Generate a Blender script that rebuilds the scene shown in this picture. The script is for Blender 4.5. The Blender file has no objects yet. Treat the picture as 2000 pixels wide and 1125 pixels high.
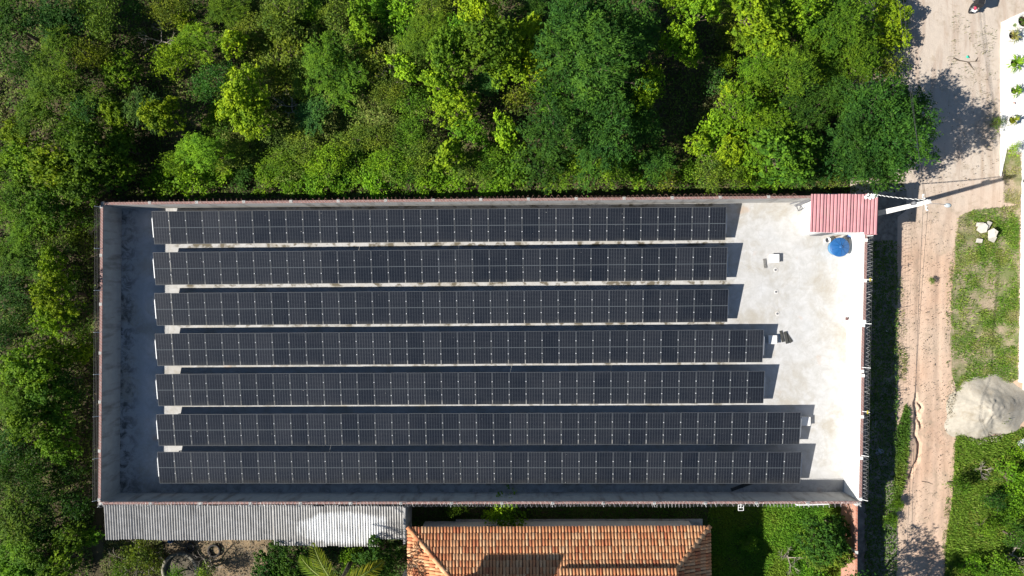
import bpy, math, random
import numpy as np
from mathutils import Vector, Matrix, Euler, noise as mnoise

random.seed(7)
RNG = np.random.default_rng(11)
scene = bpy.context.scene
COL = scene.collection

# ------------------------------------------------------------------ camera
F_PX, CAM_H = 1387.0, 49.6
NADIR = (1022.0, 575.0)
cam_data = bpy.data.cameras.new('camera')
cam_data.sensor_width = 36.0
cam_data.lens = 36.0 * F_PX / 2000.0
cam_data.clip_start = 0.5
cam_data.clip_end = 2000.0
cam = bpy.data.objects.new('camera', cam_data)
COL.objects.link(cam)
_d = Vector(((NADIR[0] - 1000) / F_PX, -(NADIR[1] - 562.5) / F_PX, -1)).normalized()
CAM_Q = _d.rotation_difference(Vector((0, 0, -1)))
cam.rotation_mode = 'QUATERNION'
cam.rotation_quaternion = CAM_Q
cam.location = (0, 0, CAM_H)
scene.camera = cam

# ------------------------------------------------------------------ sky, sun, exposure
SUN_EL = math.radians(35.0)
SUN_AZ = math.radians(15.2)            # shadows fall towards +X, a little +Y
world = bpy.data.worlds.new('World')
scene.world = world
world.use_nodes = True
wn = world.node_tree
bg = wn.nodes['Background']
sky = wn.nodes.new('ShaderNodeTexSky')
sky.sky_type = 'NISHITA'
sky.sun_disc = False
sky.sun_elevation = SUN_EL
to_sun = Vector((-math.cos(SUN_AZ) * math.cos(SUN_EL), -math.sin(SUN_AZ) * math.cos(SUN_EL), math.sin(SUN_EL)))
sky.sun_rotation = math.atan2(to_sun.x, to_sun.y) % (2 * math.pi)
sky.air_density = 1.0
sky.dust_density = 0.0
sky.ozone_density = 2.5
wn.links.new(sky.outputs[0], bg.inputs[0])
bg.inputs[1].default_value = 0.05
sun_data = bpy.data.lights.new('sun', 'SUN')
sun_data.energy = 4.9
sun_data.angle = math.radians(0.53)
sun_data.color = (1.0, 0.955, 0.88)
sun = bpy.data.objects.new('sun', sun_data)
sun.rotation_mode = 'QUATERNION'
sun.rotation_quaternion = (-to_sun).to_track_quat('-Z', 'Y')
COL.objects.link(sun)
scene.view_settings.view_transform = 'Standard'
scene.view_settings.look = 'None'
scene.view_settings.exposure = 0.95
scene.view_settings.gamma = 1.0
scene.view_settings.use_curve_mapping = False
try:
    scene.cycles.max_bounces = 4
    scene.cycles.diffuse_bounces = 2
    scene.cycles.transmission_bounces = 2
    scene.cycles.glossy_bounces = 2
except Exception:
    pass

# ------------------------------------------------------------------ helpers
def P(px, py, z=0.0):
    """the point at height z that shows at pixel (px, py) of the 2000x1125 survey photograph"""
    r = CAM_Q @ Vector(((px - 1000) / F_PX, -(py - 562.5) / F_PX, -1))
    t = (z - CAM_H) / r.z
    return Vector((r.x * t, r.y * t, z))

GZ = -0.4                                # level of the land outside the walls

def tag(o, label=None, cat=None, group=None, kind=None):
    if label: o['label'] = label
    if cat: o['category'] = cat
    if group: o['group'] = group
    if kind: o['kind'] = kind
    return o

def empty(name, loc=(0, 0, 0), rz=0.0, label=None, cat=None, group=None):
    o = bpy.data.objects.new(name, None)
    o.empty_display_size = 0.2
    o.location = loc
    o.rotation_euler = (0, 0, rz)
    COL.objects.link(o)
    return tag(o, label, cat, group)

def link(name, me, parent=None, loc=None, rot=None, scale=None):
    o = bpy.data.objects.new(name, me)
    COL.objects.link(o)
    if parent is not None: o.parent = parent
    if loc is not None: o.location = loc
    if rot is not None: o.rotation_euler = rot
    if scale is not None: o.scale = scale
    return o

class MB:
    def __init__(s):
        s.v = []; s.f = []; s.m = []
    def add(s, vs, fs, mi=0):
        b = len(s.v)
        s.v += [tuple(v) for v in vs]
        s.f += [tuple(b + i for i in f) for f in fs]
        s.m += [mi] * len(fs)
        return s
    def box(s, c, d, rz=0.0, mi=0, rot=None):
        R = rot if rot is not None else Matrix.Rotation(rz, 3, 'Z')
        c = Vector(c)
        vs = [c + R @ Vector((x * d[0] / 2, y * d[1] / 2, z * d[2] / 2)) for z in (-1, 1) for y in (-1, 1) for x in (-1, 1)]
        return s.add(vs, [(0, 2, 3, 1), (4, 5, 7, 6), (0, 1, 5, 4), (2, 6, 7, 3), (0, 4, 6, 2), (1, 3, 7, 5)], mi)
    def bbox(s, c, d, b=0.01, rz=0.0, mi=0):
        """box with chamfered top edge"""
        R = Matrix.Rotation(rz, 3, 'Z'); c = Vector(c); hx, hy, hz = d[0] / 2, d[1] / 2, d[2] / 2
        rings = [(hx, hy, -hz), (hx, hy, hz - b), (hx - b, hy - b, hz)]
        vs = []
        for (a, e, z) in rings:
            for (x, y) in ((-a, -e), (a, -e), (a, e), (-a, e)):
                vs.append(c + R @ Vector((x, y, z)))
        fs = [(3, 2, 1, 0), (8, 9, 10, 11)]
        for k in (0, 4):
            for i in range(4):
                j = (i + 1) % 4
                fs.append((k + i, k + j, k + 4 + j, k + 4 + i))
        return s.add(vs, fs, mi)
    def prism(s, poly, z0, z1, mi=0, bottom=True):
        n = len(poly)
        vs = [(p[0], p[1], z0) for p in poly] + [(p[0], p[1], z1) for p in poly]
        fs = [tuple(range(n, 2 * n))] + [(i, (i + 1) % n, n + (i + 1) % n, n + i) for i in range(n)]
        if bottom: fs.append(tuple(reversed(range(n))))
        return s.add(vs, fs, mi)
    def tube(s, pts, rad, n=6, mi=0, caps=True):
        pts = [Vector(p) for p in pts]
        if not hasattr(rad, '__len__'): rad = [rad] * len(pts)
        vs = []; fs = []
        up = None
        for i, p in enumerate(pts):
            a = pts[max(i - 1, 0)]; b = pts[min(i + 1, len(pts) - 1)]
            t = (b - a)
            t = t.normalized() if t.length > 1e-9 else Vector((0, 0, 1))
            if up is None:
                up = t.orthogonal().normalized()
            else:
                up = (up - t * up.dot(t))
                up = up.normalized() if up.length > 1e-6 else t.orthogonal().normalized()
            w = t.cross(up)
            for k in range(n):
                a_ = 2 * math.pi * k / n
                vs.append(p + (up * math.cos(a_) + w * math.sin(a_)) * rad[i])
        for i in range(len(pts) - 1):
            for k in range(n):
                k2 = (k + 1) % n
                fs.append((i * n + k, i * n + k2, (i + 1) * n + k2, (i + 1) * n + k))
        if caps:
            fs.append(tuple(reversed(range(n))))
            fs.append(tuple(range((len(pts) - 1) * n, len(pts) * n)))
        return s.add(vs, fs, mi)
    def lathe(s, prof, n=24, c=(0, 0, 0), mi=0, close=True):
        vs = []; fs = []
        for (r, z) in prof:
            for k in range(n):
                a = 2 * math.pi * k / n
                vs.append((c[0] + r * math.cos(a), c[1] + r * math.sin(a), c[2] + z))
        for i in range(len(prof) - 1):
            for k in range(n):
                k2 = (k + 1) % n
                fs.append((i * n + k, i * n + k2, (i + 1) * n + k2, (i + 1) * n + k))
        if close:
            fs.append(tuple(reversed(range(n))))
            fs.append(tuple(range((len(prof) - 1) * n, len(prof) * n)))
        return s.add(vs, fs, mi)
    def mesh(s, name, mats, smooth=False):
        me = bpy.data.meshes.new(name)
        me.from_pydata(s.v, [], s.f)
        for m in (mats if isinstance(mats, (list, tuple)) else [mats]):
            me.materials.append(m)
        if any(s.m): me.polygons.foreach_set('material_index', s.m)
        if smooth: me.polygons.foreach_set('use_smooth', [True] * len(me.polygons))
        me.update()
        return me
    def build(s, name, mats, parent=None, smooth=False, loc=None, rot=None):
        return link(name, s.mesh(name, mats, smooth), parent, loc, rot)

def quads_mesh(name, V, mat, tint=None, color=None):
    """V: (n,4,3) array of leaf quads; tint: per-face float; color: per-face rgb"""
    n = V.shape[0]
    me = bpy.data.meshes.new(name)
    me.vertices.add(n * 4)
    me.vertices.foreach_set('co', np.ascontiguousarray(V.reshape(-1), dtype=np.float32))
    me.loops.add(n * 4)
    me.loops.foreach_set('vertex_index', np.arange(n * 4, dtype=np.int32))
    me.polygons.add(n)
    me.polygons.foreach_set('loop_start', np.arange(0, n * 4, 4, dtype=np.int32))
    try:
        me.polygons.foreach_set('loop_total', np.full(n, 4, dtype=np.int32))
    except Exception:
        pass
    me.materials.append(mat)
    if tint is not None:
        a = me.attributes.new('tint', 'FLOAT', 'FACE')
        a.data.foreach_set('value', np.ascontiguousarray(tint, dtype=np.float32))
    if color is not None:
        a = me.attributes.new('leafcol', 'FLOAT_COLOR', 'FACE')
        c = np.ones((n, 4), dtype=np.float32); c[:, :3] = color
        a.data.foreach_set('color', c.reshape(-1))
    me.update(calc_edges=True)
    return me

def unit(a):
    return a / np.maximum(np.linalg.norm(a, axis=-1, keepdims=True), 1e-9)

def leaf_quads(C, U, N, L, W):
    """rhombic leaves: centre C, long axis U, normal N, length L, width W (arrays)"""
    U = unit(U); S = unit(np.cross(N, U))
    N2 = unit(np.cross(U, S))
    L = L[:, None]; W = W[:, None]
    fold = N2 * W * 0.18
    a = C - U * L * 0.5
    b = C + S * W * 0.5 + fold - U * L * 0.05
    c = C + U * L * 0.5
    d = C - S * W * 0.5 + fold - U * L * 0.05
    return np.stack([a, b, c, d], axis=1)

def in_poly(pts, poly):
    x, y = pts[:, 0], pts[:, 1]
    inside = np.zeros(len(pts), bool)
    n = len(poly)
    for i in range(n):
        x1, y1 = poly[i][0], poly[i][1]; x2, y2 = poly[(i + 1) % n][0], poly[(i + 1) % n][1]
        cond = ((y1 > y) != (y2 > y))
        xs = (x2 - x1) * (y - y1) / ((y2 - y1) if abs(y2 - y1) > 1e-9 else 1e-9) + x1
        inside ^= cond & (x < xs)
    return inside

def vnoise(x, y, sc=1.0, seed=0):
    """smooth value noise in 0..1 on arrays"""
    x = x * sc + seed * 17.31; y = y * sc - seed * 9.77
    xi = np.floor(x).astype(np.int64); yi = np.floor(y).astype(np.int64)
    fx = x - xi; fy = y - yi
    fx = fx * fx * (3 - 2 * fx); fy = fy * fy * (3 - 2 * fy)
    def h(a, b):
        n = (a * 374761393 + b * 668265263 + seed * 1442695) & 0xffffffff
        n = ((n ^ (n >> 13)) * 1274126177) & 0xffffffff
        return ((n ^ (n >> 16)) & 0xffff) / 65535.0
    return (h(xi, yi) * (1 - fx) + h(xi + 1, yi) * fx) * (1 - fy) + (h(xi, yi + 1) * (1 - fx) + h(xi + 1, yi + 1) * fx) * fy

def fbm(x, y, sc=1.0, seed=0, o=3):
    s = 0; a = 0.5; t = 0
    for k in range(o):
        s = s + a * vnoise(x, y, sc * 2 ** k, seed + k); t += a; a *= 0.5
    return s / t

# ------------------------------------------------------------------ materials
def new_mat(name):
    m = bpy.data.materials.new(name)
    m.use_nodes = True
    nt = m.node_tree
    return m, nt, nt.nodes['Principled BSDF']

def N(nt, t, **kw):
    n = nt.nodes.new(t)
    for k, v in kw.items(): setattr(n, k, v)
    return n

def mixc(nt, fac, a, b, mode='MIX'):
    n = nt.nodes.new('ShaderNodeMix'); n.data_type = 'RGBA'; n.blend_type = mode
    for s, v in ((0, fac), (6, a), (7, b)):
        if isinstance(v, bpy.types.NodeSocket): nt.links.new(v, n.inputs[s])
        elif s == 0: n.inputs[0].default_value = v
        else: n.inputs[s].default_value = (v[0], v[1], v[2], 1)
    return n.outputs[2]

def math_n(nt, op, a, b=None, c=None):
    n = nt.nodes.new('ShaderNodeMath'); n.operation = op
    for i, v in enumerate((a, b, c)):
        if v is None: continue
        if isinstance(v, bpy.types.NodeSocket): nt.links.new(v, n.inputs[i])
        else: n.inputs[i].default_value = v
    return n.outputs[0]

def ramp(nt, fac, lo, hi):
    n = nt.nodes.new('ShaderNodeMapRange'); n.clamp = True
    nt.links.new(fac, n.inputs[0]); n.inputs[1].default_value = lo; n.inputs[2].default_value = hi
    return n.outputs[0]

def tex_noise(nt, scale, detail=4, rough=0.55, vec=None, stretch=None, dist=0.0):
    if vec is None:
        vec = N(nt, 'ShaderNodeNewGeometry').outputs['Position']
    if stretch is not None:
        mp = N(nt, 'ShaderNodeMapping'); mp.inputs['Scale'].default_value = stretch
        nt.links.new(vec, mp.inputs[0]); vec = mp.outputs[0]
    n = N(nt, 'ShaderNodeTexNoise')
    n.inputs['Scale'].default_value = scale; n.inputs['Detail'].default_value = detail
    n.inputs['Roughness'].default_value = rough; n.inputs['Distortion'].default_value = dist
    nt.links.new(vec, n.inputs['Vector'])
    return n.outputs['Fac']

def bump(nt, b, h, strength=0.3, dist=0.02):
    n = N(nt, 'ShaderNodeBump'); n.inputs['Strength'].default_value = strength; n.inputs['Distance'].default_value = dist
    nt.links.new(h, n.inputs['Height']); nt.links.new(n.outputs[0], b.inputs['Normal'])

def simple(name, c, rough=0.75, var=0.25, scale=3.0, spec=0.3, metal=0.0, stain=None, stain_scale=0.7, stain_lo=0.5, stain_hi=0.75, bmp=0.0):
    m, nt, b = new_mat(name)
    f = tex_noise(nt, scale, 5, 0.6)
    d = tuple(x * (1 - var) for x in c); l = tuple(min(1, x * (1 + var * 0.6)) for x in c)
    out = mixc(nt, ramp(nt, f, 0.3, 0.7), d, l)
    if stain is not None:
        s = tex_noise(nt, stain_scale, 5, 0.65, dist=0.6)
        out = mixc(nt, ramp(nt, s, stain_lo, stain_hi), out, stain)
    nt.links.new(out, b.inputs['Base Color'])
    b.inputs['Roughness'].default_value = rough
    b.inputs['Specular IOR Level'].default_value = spec
    b.inputs['Metallic'].default_value = metal
    if bmp: bump(nt, b, f, bmp, 0.02)
    return m

def leaf_material(name, mode, trans=0.30):
    m, nt, b = new_mat(name)
    out = nt.nodes['Material Output']
    if mode == 'tree':
        oi = N(nt, 'ShaderNodeObjectInfo')
        at = N(nt, 'ShaderNodeAttribute'); at.attribute_name = 'tint'
        lo = mixc(nt, 1.0, oi.outputs['Color'], (0.55, 0.66, 0.75), 'MULTIPLY')
        hi = mixc(nt, 1.0, oi.outputs['Color'], (1.55, 1.42, 1.0), 'MULTIPLY')
        col = mixc(nt, at.outputs['Fac'], lo, hi)
        pn = tex_noise(nt, 0.85, 3, 0.55)
        col = mixc(nt, ramp(nt, pn, .34, .66), mixc(nt, 1.0, col, (.68, .78, .85), 'MULTIPLY'), mixc(nt, 1.0, col, (1.32, 1.20, .85), 'MULTIPLY'))
    else:
        at = N(nt, 'ShaderNodeAttribute'); at.attribute_name = 'leafcol'
        col = at.outputs['Color']
    nt.links.new(col, b.inputs['Base Color'])
    b.inputs['Roughness'].default_value = 0.7
    b.inputs['Specular IOR Level'].default_value = 0.12
    tr = N(nt, 'ShaderNodeBsdfTranslucent')
    tc = mixc(nt, 1.0, col, (1.25, 1.35, 0.6), 'MULTIPLY')
    nt.links.new(tc, tr.inputs[0])
    mx = N(nt, 'ShaderNodeMixShader'); mx.inputs[0].default_value = trans
    nt.links.new(b.outputs[0], mx.inputs[1]); nt.links.new(tr.outputs[0], mx.inputs[2])
    nt.links.new(mx.outputs[0], out.inputs[0])
    return m

LEAF = leaf_material('leaf', 'tree')
GROUNDLEAF = leaf_material('ground_leaf', 'col', 0.18)
BARK = simple('bark', (0.13, 0.10, 0.075), 0.9, 0.4, 9.0)
DEADWOOD = simple('dead_wood', (0.30, 0.26, 0.21), 0.9, 0.35, 8.0)

def soil_mat():
    m, nt, b = new_mat('forest_soil')
    f1 = tex_noise(nt, 0.35, 5, 0.6); f2 = tex_noise(nt, 5.0, 6, 0.7)
    c = mixc(nt, ramp(nt, f2, 0.3, 0.7), (0.040, 0.034, 0.020), (0.095, 0.078, 0.045))
    c = mixc(nt, ramp(nt, f1, 0.52, 0.72), c, (0.15, 0.125, 0.065))
    nt.links.new(c, b.inputs['Base Color']); b.inputs['Roughness'].default_value = 0.95
    b.inputs['Specular IOR Level'].default_value = 0.1
    bump(nt, b, f2, 0.6, 0.06)
    return m
SOIL = soil_mat()

def road_mat():
    m, nt, b = new_mat('sandy_dirt')
    big = tex_noise(nt, 0.22, 4, 0.55)
    mid = tex_noise(nt, 1.3, 6, 0.65, dist=0.5)
    streak = tex_noise(nt, 1.0, 5, 0.65, stretch=(1.7, 0.20, 1), dist=.35)
    fine = tex_noise(nt, 14.0, 5, 0.7)
    c = mixc(nt, ramp(nt, big, 0.38, 0.62), (0.48, 0.32, 0.225), (0.51, 0.39, 0.295))
    c = mixc(nt, ramp(nt, streak, 0.42, 0.70), c, (0.53, 0.385, 0.29))
    pos = N(nt, 'ShaderNodeNewGeometry').outputs['Position']; sep = N(nt, 'ShaderNodeSeparateXYZ'); nt.links.new(pos, sep.inputs[0])
    yy = math_n(nt, 'ADD', sep.outputs[1], math_n(nt, 'MULTIPLY', big, 6.0))
    c = mixc(nt, math_n(nt, 'MULTIPLY', ramp(nt, yy, 6.0, 11.0), 0.8), c, (0.47, 0.42, 0.36))
    c = mixc(nt, math_n(nt, 'MULTIPLY', ramp(nt, streak, 0.50, 0.36), 0.5), c, (0.33, 0.24, 0.18))
    c = mixc(nt, math_n(nt, 'MULTIPLY', ramp(nt, mid, 0.54, 0.70), 0.6), c, (0.32, 0.255, 0.185))
    c = mixc(nt, math_n(nt, 'MULTIPLY', ramp(nt, fine, 0.60, 0.78), 0.45), c, (0.25, 0.20, 0.15))
    nt.links.new(c, b.inputs['Base Color']); b.inputs['Roughness'].default_value = 0.95
    b.inputs['Specular IOR Level'].default_value = 0.1
    bump(nt, b, fine, 0.5, 0.03)
    return m
ROADM = road_mat()

def verge_mat():
    m, nt, b = new_mat('verge_soil')
    f1 = tex_noise(nt, 0.9, 5, 0.6); f2 = tex_noise(nt, 9.0, 5, 0.7)
    c = mixc(nt, ramp(nt, f2, 0.3, 0.7), (0.20, 0.155, 0.10), (0.40, 0.32, 0.22))
    c = mixc(nt, ramp(nt, f1, 0.40, 0.62), c, (0.13, 0.15, 0.05))
    nt.links.new(c, b.inputs['Base Color']); b.inputs['Roughness'].default_value = 0.95
    bump(nt, b, f2, 0.5, 0.05)
    return m
VERGE = verge_mat()

def concrete_floor_mat():
    m, nt, b = new_mat('yard_concrete')
    pos = N(nt, 'ShaderNodeNewGeometry').outputs['Position']
    sep = N(nt, 'ShaderNodeSeparateXYZ'); nt.links.new(pos, sep.inputs[0])
    big = tex_noise(nt, 0.40, 8, 0.70, dist=0.4)
    mid = tex_noise(nt, 1.6, 8, 0.72, dist=0.5)
    fine = tex_noise(nt, 12.0, 5, 0.7)
    c = mixc(nt, ramp(nt, mid, 0.30, 0.68), (0.375, 0.365, 0.345), (0.51, 0.505, 0.50))
    c = mixc(nt, math_n(nt, 'MULTIPLY', ramp(nt, big, 0.50, 0.64), 0.65), c, (0.335, 0.30, 0.24))
    c = mixc(nt, math_n(nt, 'MULTIPLY', ramp(nt, big, 0.44, 0.30), 0.45), c, (0.46, 0.47, 0.49))
    c = mixc(nt, math_n(nt, 'MULTIPLY', ramp(nt, fine, 0.58, 0.78), 0.35), c, (0.27, 0.26, 0.25))
    # rusty / reddish blots
    blot = tex_noise(nt, 0.55, 3, 0.5)
    c = mixc(nt, math_n(nt, 'MULTIPLY', ramp(nt, blot, 0.68, 0.76), 0.6), c, (0.44, 0.31, 0.22))
    # hairline cracks
    wp = N(nt, 'ShaderNodeVectorMath', operation='ADD')
    nz = N(nt, 'ShaderNodeTexNoise'); nz.inputs['Scale'].default_value = 1.1; nz.inputs['Detail'].default_value = 4
    nt.links.new(pos, nz.inputs['Vector'])
    nt.links.new(pos, wp.inputs[0]); nt.links.new(nz.outputs['Color'], wp.inputs[1])
    vo = N(nt, 'ShaderNodeTexVoronoi', feature='DISTANCE_TO_EDGE'); vo.inputs['Scale'].default_value = 0.42
    nt.links.new(wp.outputs[0], vo.inputs['Vector'])
    crack = math_n(nt, 'MULTIPLY', ramp(nt, vo.outputs['Distance'], 0.012, 0.0), ramp(nt, mid, 0.42, 0.58))
    c = mixc(nt, math_n(nt, 'MULTIPLY', crack, 0.28), c, (0.17, 0.165, 0.15))
    # mildew where the panels drip, in blots along each row
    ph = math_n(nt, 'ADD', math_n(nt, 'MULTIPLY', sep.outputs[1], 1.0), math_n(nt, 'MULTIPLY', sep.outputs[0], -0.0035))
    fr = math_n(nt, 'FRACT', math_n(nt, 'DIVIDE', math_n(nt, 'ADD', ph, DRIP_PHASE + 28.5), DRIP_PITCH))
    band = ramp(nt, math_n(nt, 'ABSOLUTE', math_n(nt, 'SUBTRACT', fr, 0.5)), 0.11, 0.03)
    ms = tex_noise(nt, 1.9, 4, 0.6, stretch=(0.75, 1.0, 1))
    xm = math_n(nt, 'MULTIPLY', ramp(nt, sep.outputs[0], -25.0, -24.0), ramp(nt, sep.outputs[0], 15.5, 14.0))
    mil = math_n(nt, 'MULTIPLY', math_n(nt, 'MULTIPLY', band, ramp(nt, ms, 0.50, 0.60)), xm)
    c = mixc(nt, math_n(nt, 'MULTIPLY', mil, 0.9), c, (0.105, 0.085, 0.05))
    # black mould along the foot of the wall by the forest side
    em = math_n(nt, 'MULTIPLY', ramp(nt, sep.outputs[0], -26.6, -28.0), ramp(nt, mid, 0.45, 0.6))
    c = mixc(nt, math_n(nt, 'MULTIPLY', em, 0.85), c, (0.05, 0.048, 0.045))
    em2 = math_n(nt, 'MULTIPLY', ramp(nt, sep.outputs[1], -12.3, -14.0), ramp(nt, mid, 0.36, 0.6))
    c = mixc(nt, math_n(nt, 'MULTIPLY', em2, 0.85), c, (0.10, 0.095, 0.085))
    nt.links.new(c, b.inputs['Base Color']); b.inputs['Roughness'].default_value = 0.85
    b.inputs['Specular IOR Level'].default_value = 0.25
    bump(nt, b, fine, 0.25, 0.01)
    return m
# pitch of the panel rows on the ground, used for the drip mildew
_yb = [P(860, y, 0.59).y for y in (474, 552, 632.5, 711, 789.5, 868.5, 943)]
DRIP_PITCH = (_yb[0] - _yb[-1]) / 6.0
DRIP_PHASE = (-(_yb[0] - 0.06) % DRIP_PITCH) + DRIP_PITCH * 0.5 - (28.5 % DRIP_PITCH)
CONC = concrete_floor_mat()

def plaster(name, c, dirt, amount=0.6):
    m, nt, b = new_mat(name)
    f = tex_noise(nt, 2.2, 6, 0.65); st = tex_noise(nt, 1.6, 5, 0.6, stretch=(1.2, 1.2, 0.25))
    d = tuple(x * 0.82 for x in c)
    o = mixc(nt, ramp(nt, f, 0.3, 0.7), d, c)
    o = mixc(nt, math_n(nt, 'MULTIPLY', ramp(nt, st, 0.50, 0.72), amount), o, dirt)
    nt.links.new(o, b.inputs['Base Color']); b.inputs['Roughness'].default_value = 0.9
    b.inputs['Specular IOR Level'].default_value = 0.2
    bump(nt, b, f, 0.3, 0.02)
    return m
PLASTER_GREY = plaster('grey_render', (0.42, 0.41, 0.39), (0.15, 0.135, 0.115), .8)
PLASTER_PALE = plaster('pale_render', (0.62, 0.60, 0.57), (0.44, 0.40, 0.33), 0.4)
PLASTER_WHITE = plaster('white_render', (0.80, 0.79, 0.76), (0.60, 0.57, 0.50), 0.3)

def brick_mat(name, c1, c2, mortar, sc=1.0, vertical=False):
    m, nt, b = new_mat(name)
    pos = N(nt, 'ShaderNodeNewGeometry').outputs['Position']
    sep = N(nt, 'ShaderNodeSeparateXYZ'); nt.links.new(pos, sep.inputs[0])
    cb = N(nt, 'ShaderNodeCombineXYZ')
    nt.links.new(math_n(nt, 'ADD', sep.outputs[0], sep.outputs[1]), cb.inputs[0])
    nt.links.new(sep.outputs[2], cb.inputs[1])
    br = N(nt, 'ShaderNodeTexBrick')
    nt.links.new(cb.outputs[0], br.inputs['Vector'])
    br.inputs['Color1'].default_value = (*c1, 1); br.inputs['Color2'].default_value = (*c2, 1)
    br.inputs['Mortar'].default_value = (*mortar, 1); br.inputs['Scale'].default_value = sc
    br.inputs['Brick Width'].default_value = 0.20; br.inputs['Row Height'].default_value = 0.10
    br.inputs['Mortar Size'].default_value = 0.012
    f = tex_noise(nt, 4.0, 5, 0.65)
    o = mixc(nt, math_n(nt, 'MULTIPLY', ramp(nt, f, 0.52, 0.70), 0.55), br.outputs['Color'], mortar)
    nt.links.new(o, b.inputs['Base Color']); b.inputs['Roughness'].default_value = 0.9
    bump(nt, b, f, 0.3, 0.02)
    return m
BRICK = brick_mat('red_brick', (0.46, 0.17, 0.10), (0.37, 0.13, 0.08), (0.42, 0.34, 0.28))
COPING = brick_mat('brick_coping', (0.27, 0.145, 0.125), (0.22, 0.125, 0.11), (0.33, 0.29, 0.27))

STEEL = simple('galvanised_steel', (0.62, 0.63, 0.64), 0.45, 0.12, 6.0, 0.5, 0.3)
STEEL_DARK = simple('dark_steel', (0.16, 0.16, 0.17), 0.6, 0.3, 6.0)
WIRE = simple('razor_steel', (0.55, 0.54, 0.53), 0.5, 0.25, 6.0, 0.5, 0.2)
RUSTWIRE = simple('rusty_wire', (0.26, 0.15, 0.11), 0.8, 0.35, 6.0)
WHITEPAINT = simple('white_paint', (0.78, 0.78, 0.77), 0.6, 0.08, 3.0)
POLECONC = simple('pole_concrete', (0.62, 0.61, 0.59), 0.85, 0.12, 3.0)
BLACKWIRE = simple('black_cable', (0.05, 0.05, 0.052), 0.7, 0.2, 3.0)
YELLOW = simple('warning_yellow', (0.75, 0.60, 0.04), 0.6, 0.1, 3.0)

def solar_mat():
    m, nt, b = new_mat('solar_glass')
    tc = N(nt, 'ShaderNodeTexCoord'); sep = N(nt, 'ShaderNodeSeparateXYZ')
    nt.links.new(tc.outputs['Object'], sep.inputs[0])
    oi = N(nt, 'ShaderNodeObjectInfo')
    def line(coord, off, period, width):
        fr = math_n(nt, 'FRACT', math_n(nt, 'DIVIDE', math_n(nt, 'ADD', coord, off), period))
        d = math_n(nt, 'MULTIPLY', math_n(nt, 'ABSOLUTE', math_n(nt, 'SUBTRACT', fr, 0.5)), period)
        return math_n(nt, 'GREATER_THAN', d, period * 0.5 - width * 0.5)
    vx = line(sep.outputs[0], -0.022, 0.1817, 0.013)
    vy = line(sep.outputs[1], -0.022, 0.0926, 0.008)
    grid = math_n(nt, 'MAXIMUM', vx, math_n(nt, 'MULTIPLY', vy, 0.8))
    mid = math_n(nt, 'LESS_THAN', math_n(nt, 'ABSOLUTE', math_n(nt, 'SUBTRACT', sep.outputs[1], 1.139)), 0.016)
    dust = tex_noise(nt, 0.9, 5, 0.6)
    rnd = oi.outputs['Random']
    base = mixc(nt, rnd, (0.0056, 0.0074, 0.0122), (0.0102, 0.0122, 0.0178))
    base = mixc(nt, math_n(nt, 'MULTIPLY', ramp(nt, dust, 0.35, 0.75), 0.35), base, (0.026, 0.027, 0.031))
    lc = mixc(nt, rnd, (0.055, 0.062, 0.070), (0.100, 0.106, 0.113))
    c = mixc(nt, grid, base, lc)
    c = mixc(nt, mid, c, (0.11, 0.125, 0.135))
    edge = math_n(nt, 'MULTIPLY', ramp(nt, sep.outputs[1], 0.30, 0.02), ramp(nt, dust, 0.35, 0.6))
    c = mixc(nt, math_n(nt, 'MULTIPLY', edge, 0.30), c, (0.07, 0.068, 0.062))
    drop = tex_noise(nt, 7.0, 2, 0.5)
    c = mixc(nt, ramp(nt, drop, 0.775, 0.80), c, (0.30, 0.30, 0.29))
    nt.links.new(c, b.inputs['Base Color'])
    b.inputs['Roughness'].default_value = 0.22
    b.inputs['Specular IOR Level'].default_value = 0.35
    b.inputs['Coat Weight'].default_value = 0.25
    b.inputs['Coat Roughness'].default_value = 0.12
    return m
SOLAR = solar_mat()
ALU = simple('aluminium_frame', (0.085, 0.092, 0.10), 0.6, 0.1, 5.0, 0.3, 0.0)
CLAMP = simple('bright_clamp', (0.60, 0.61, 0.63), 0.4, 0.05, 5.0, 0.6, 0.0)

# ------------------------------------------------------------------ ground
mb = MB()
_ra = P(1664, 1260, GZ); _rb = P(2180, -110, GZ)      # the road sheet fills this rectangle
_x = [-260, _ra.x, _rb.x, 260]; _y = [-260, _ra.y, _rb.y, 260]
mb.add([(x, y, GZ) for y in _y for x in _x], [(j * 4 + i, j * 4 + i + 1, j * 4 + i + 5, j * 4 + i + 4) for j in range(3) for i in range(3) if (i, j) != (1, 1)])
tag(mb.build('ground', SOIL), kind='structure')

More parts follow.
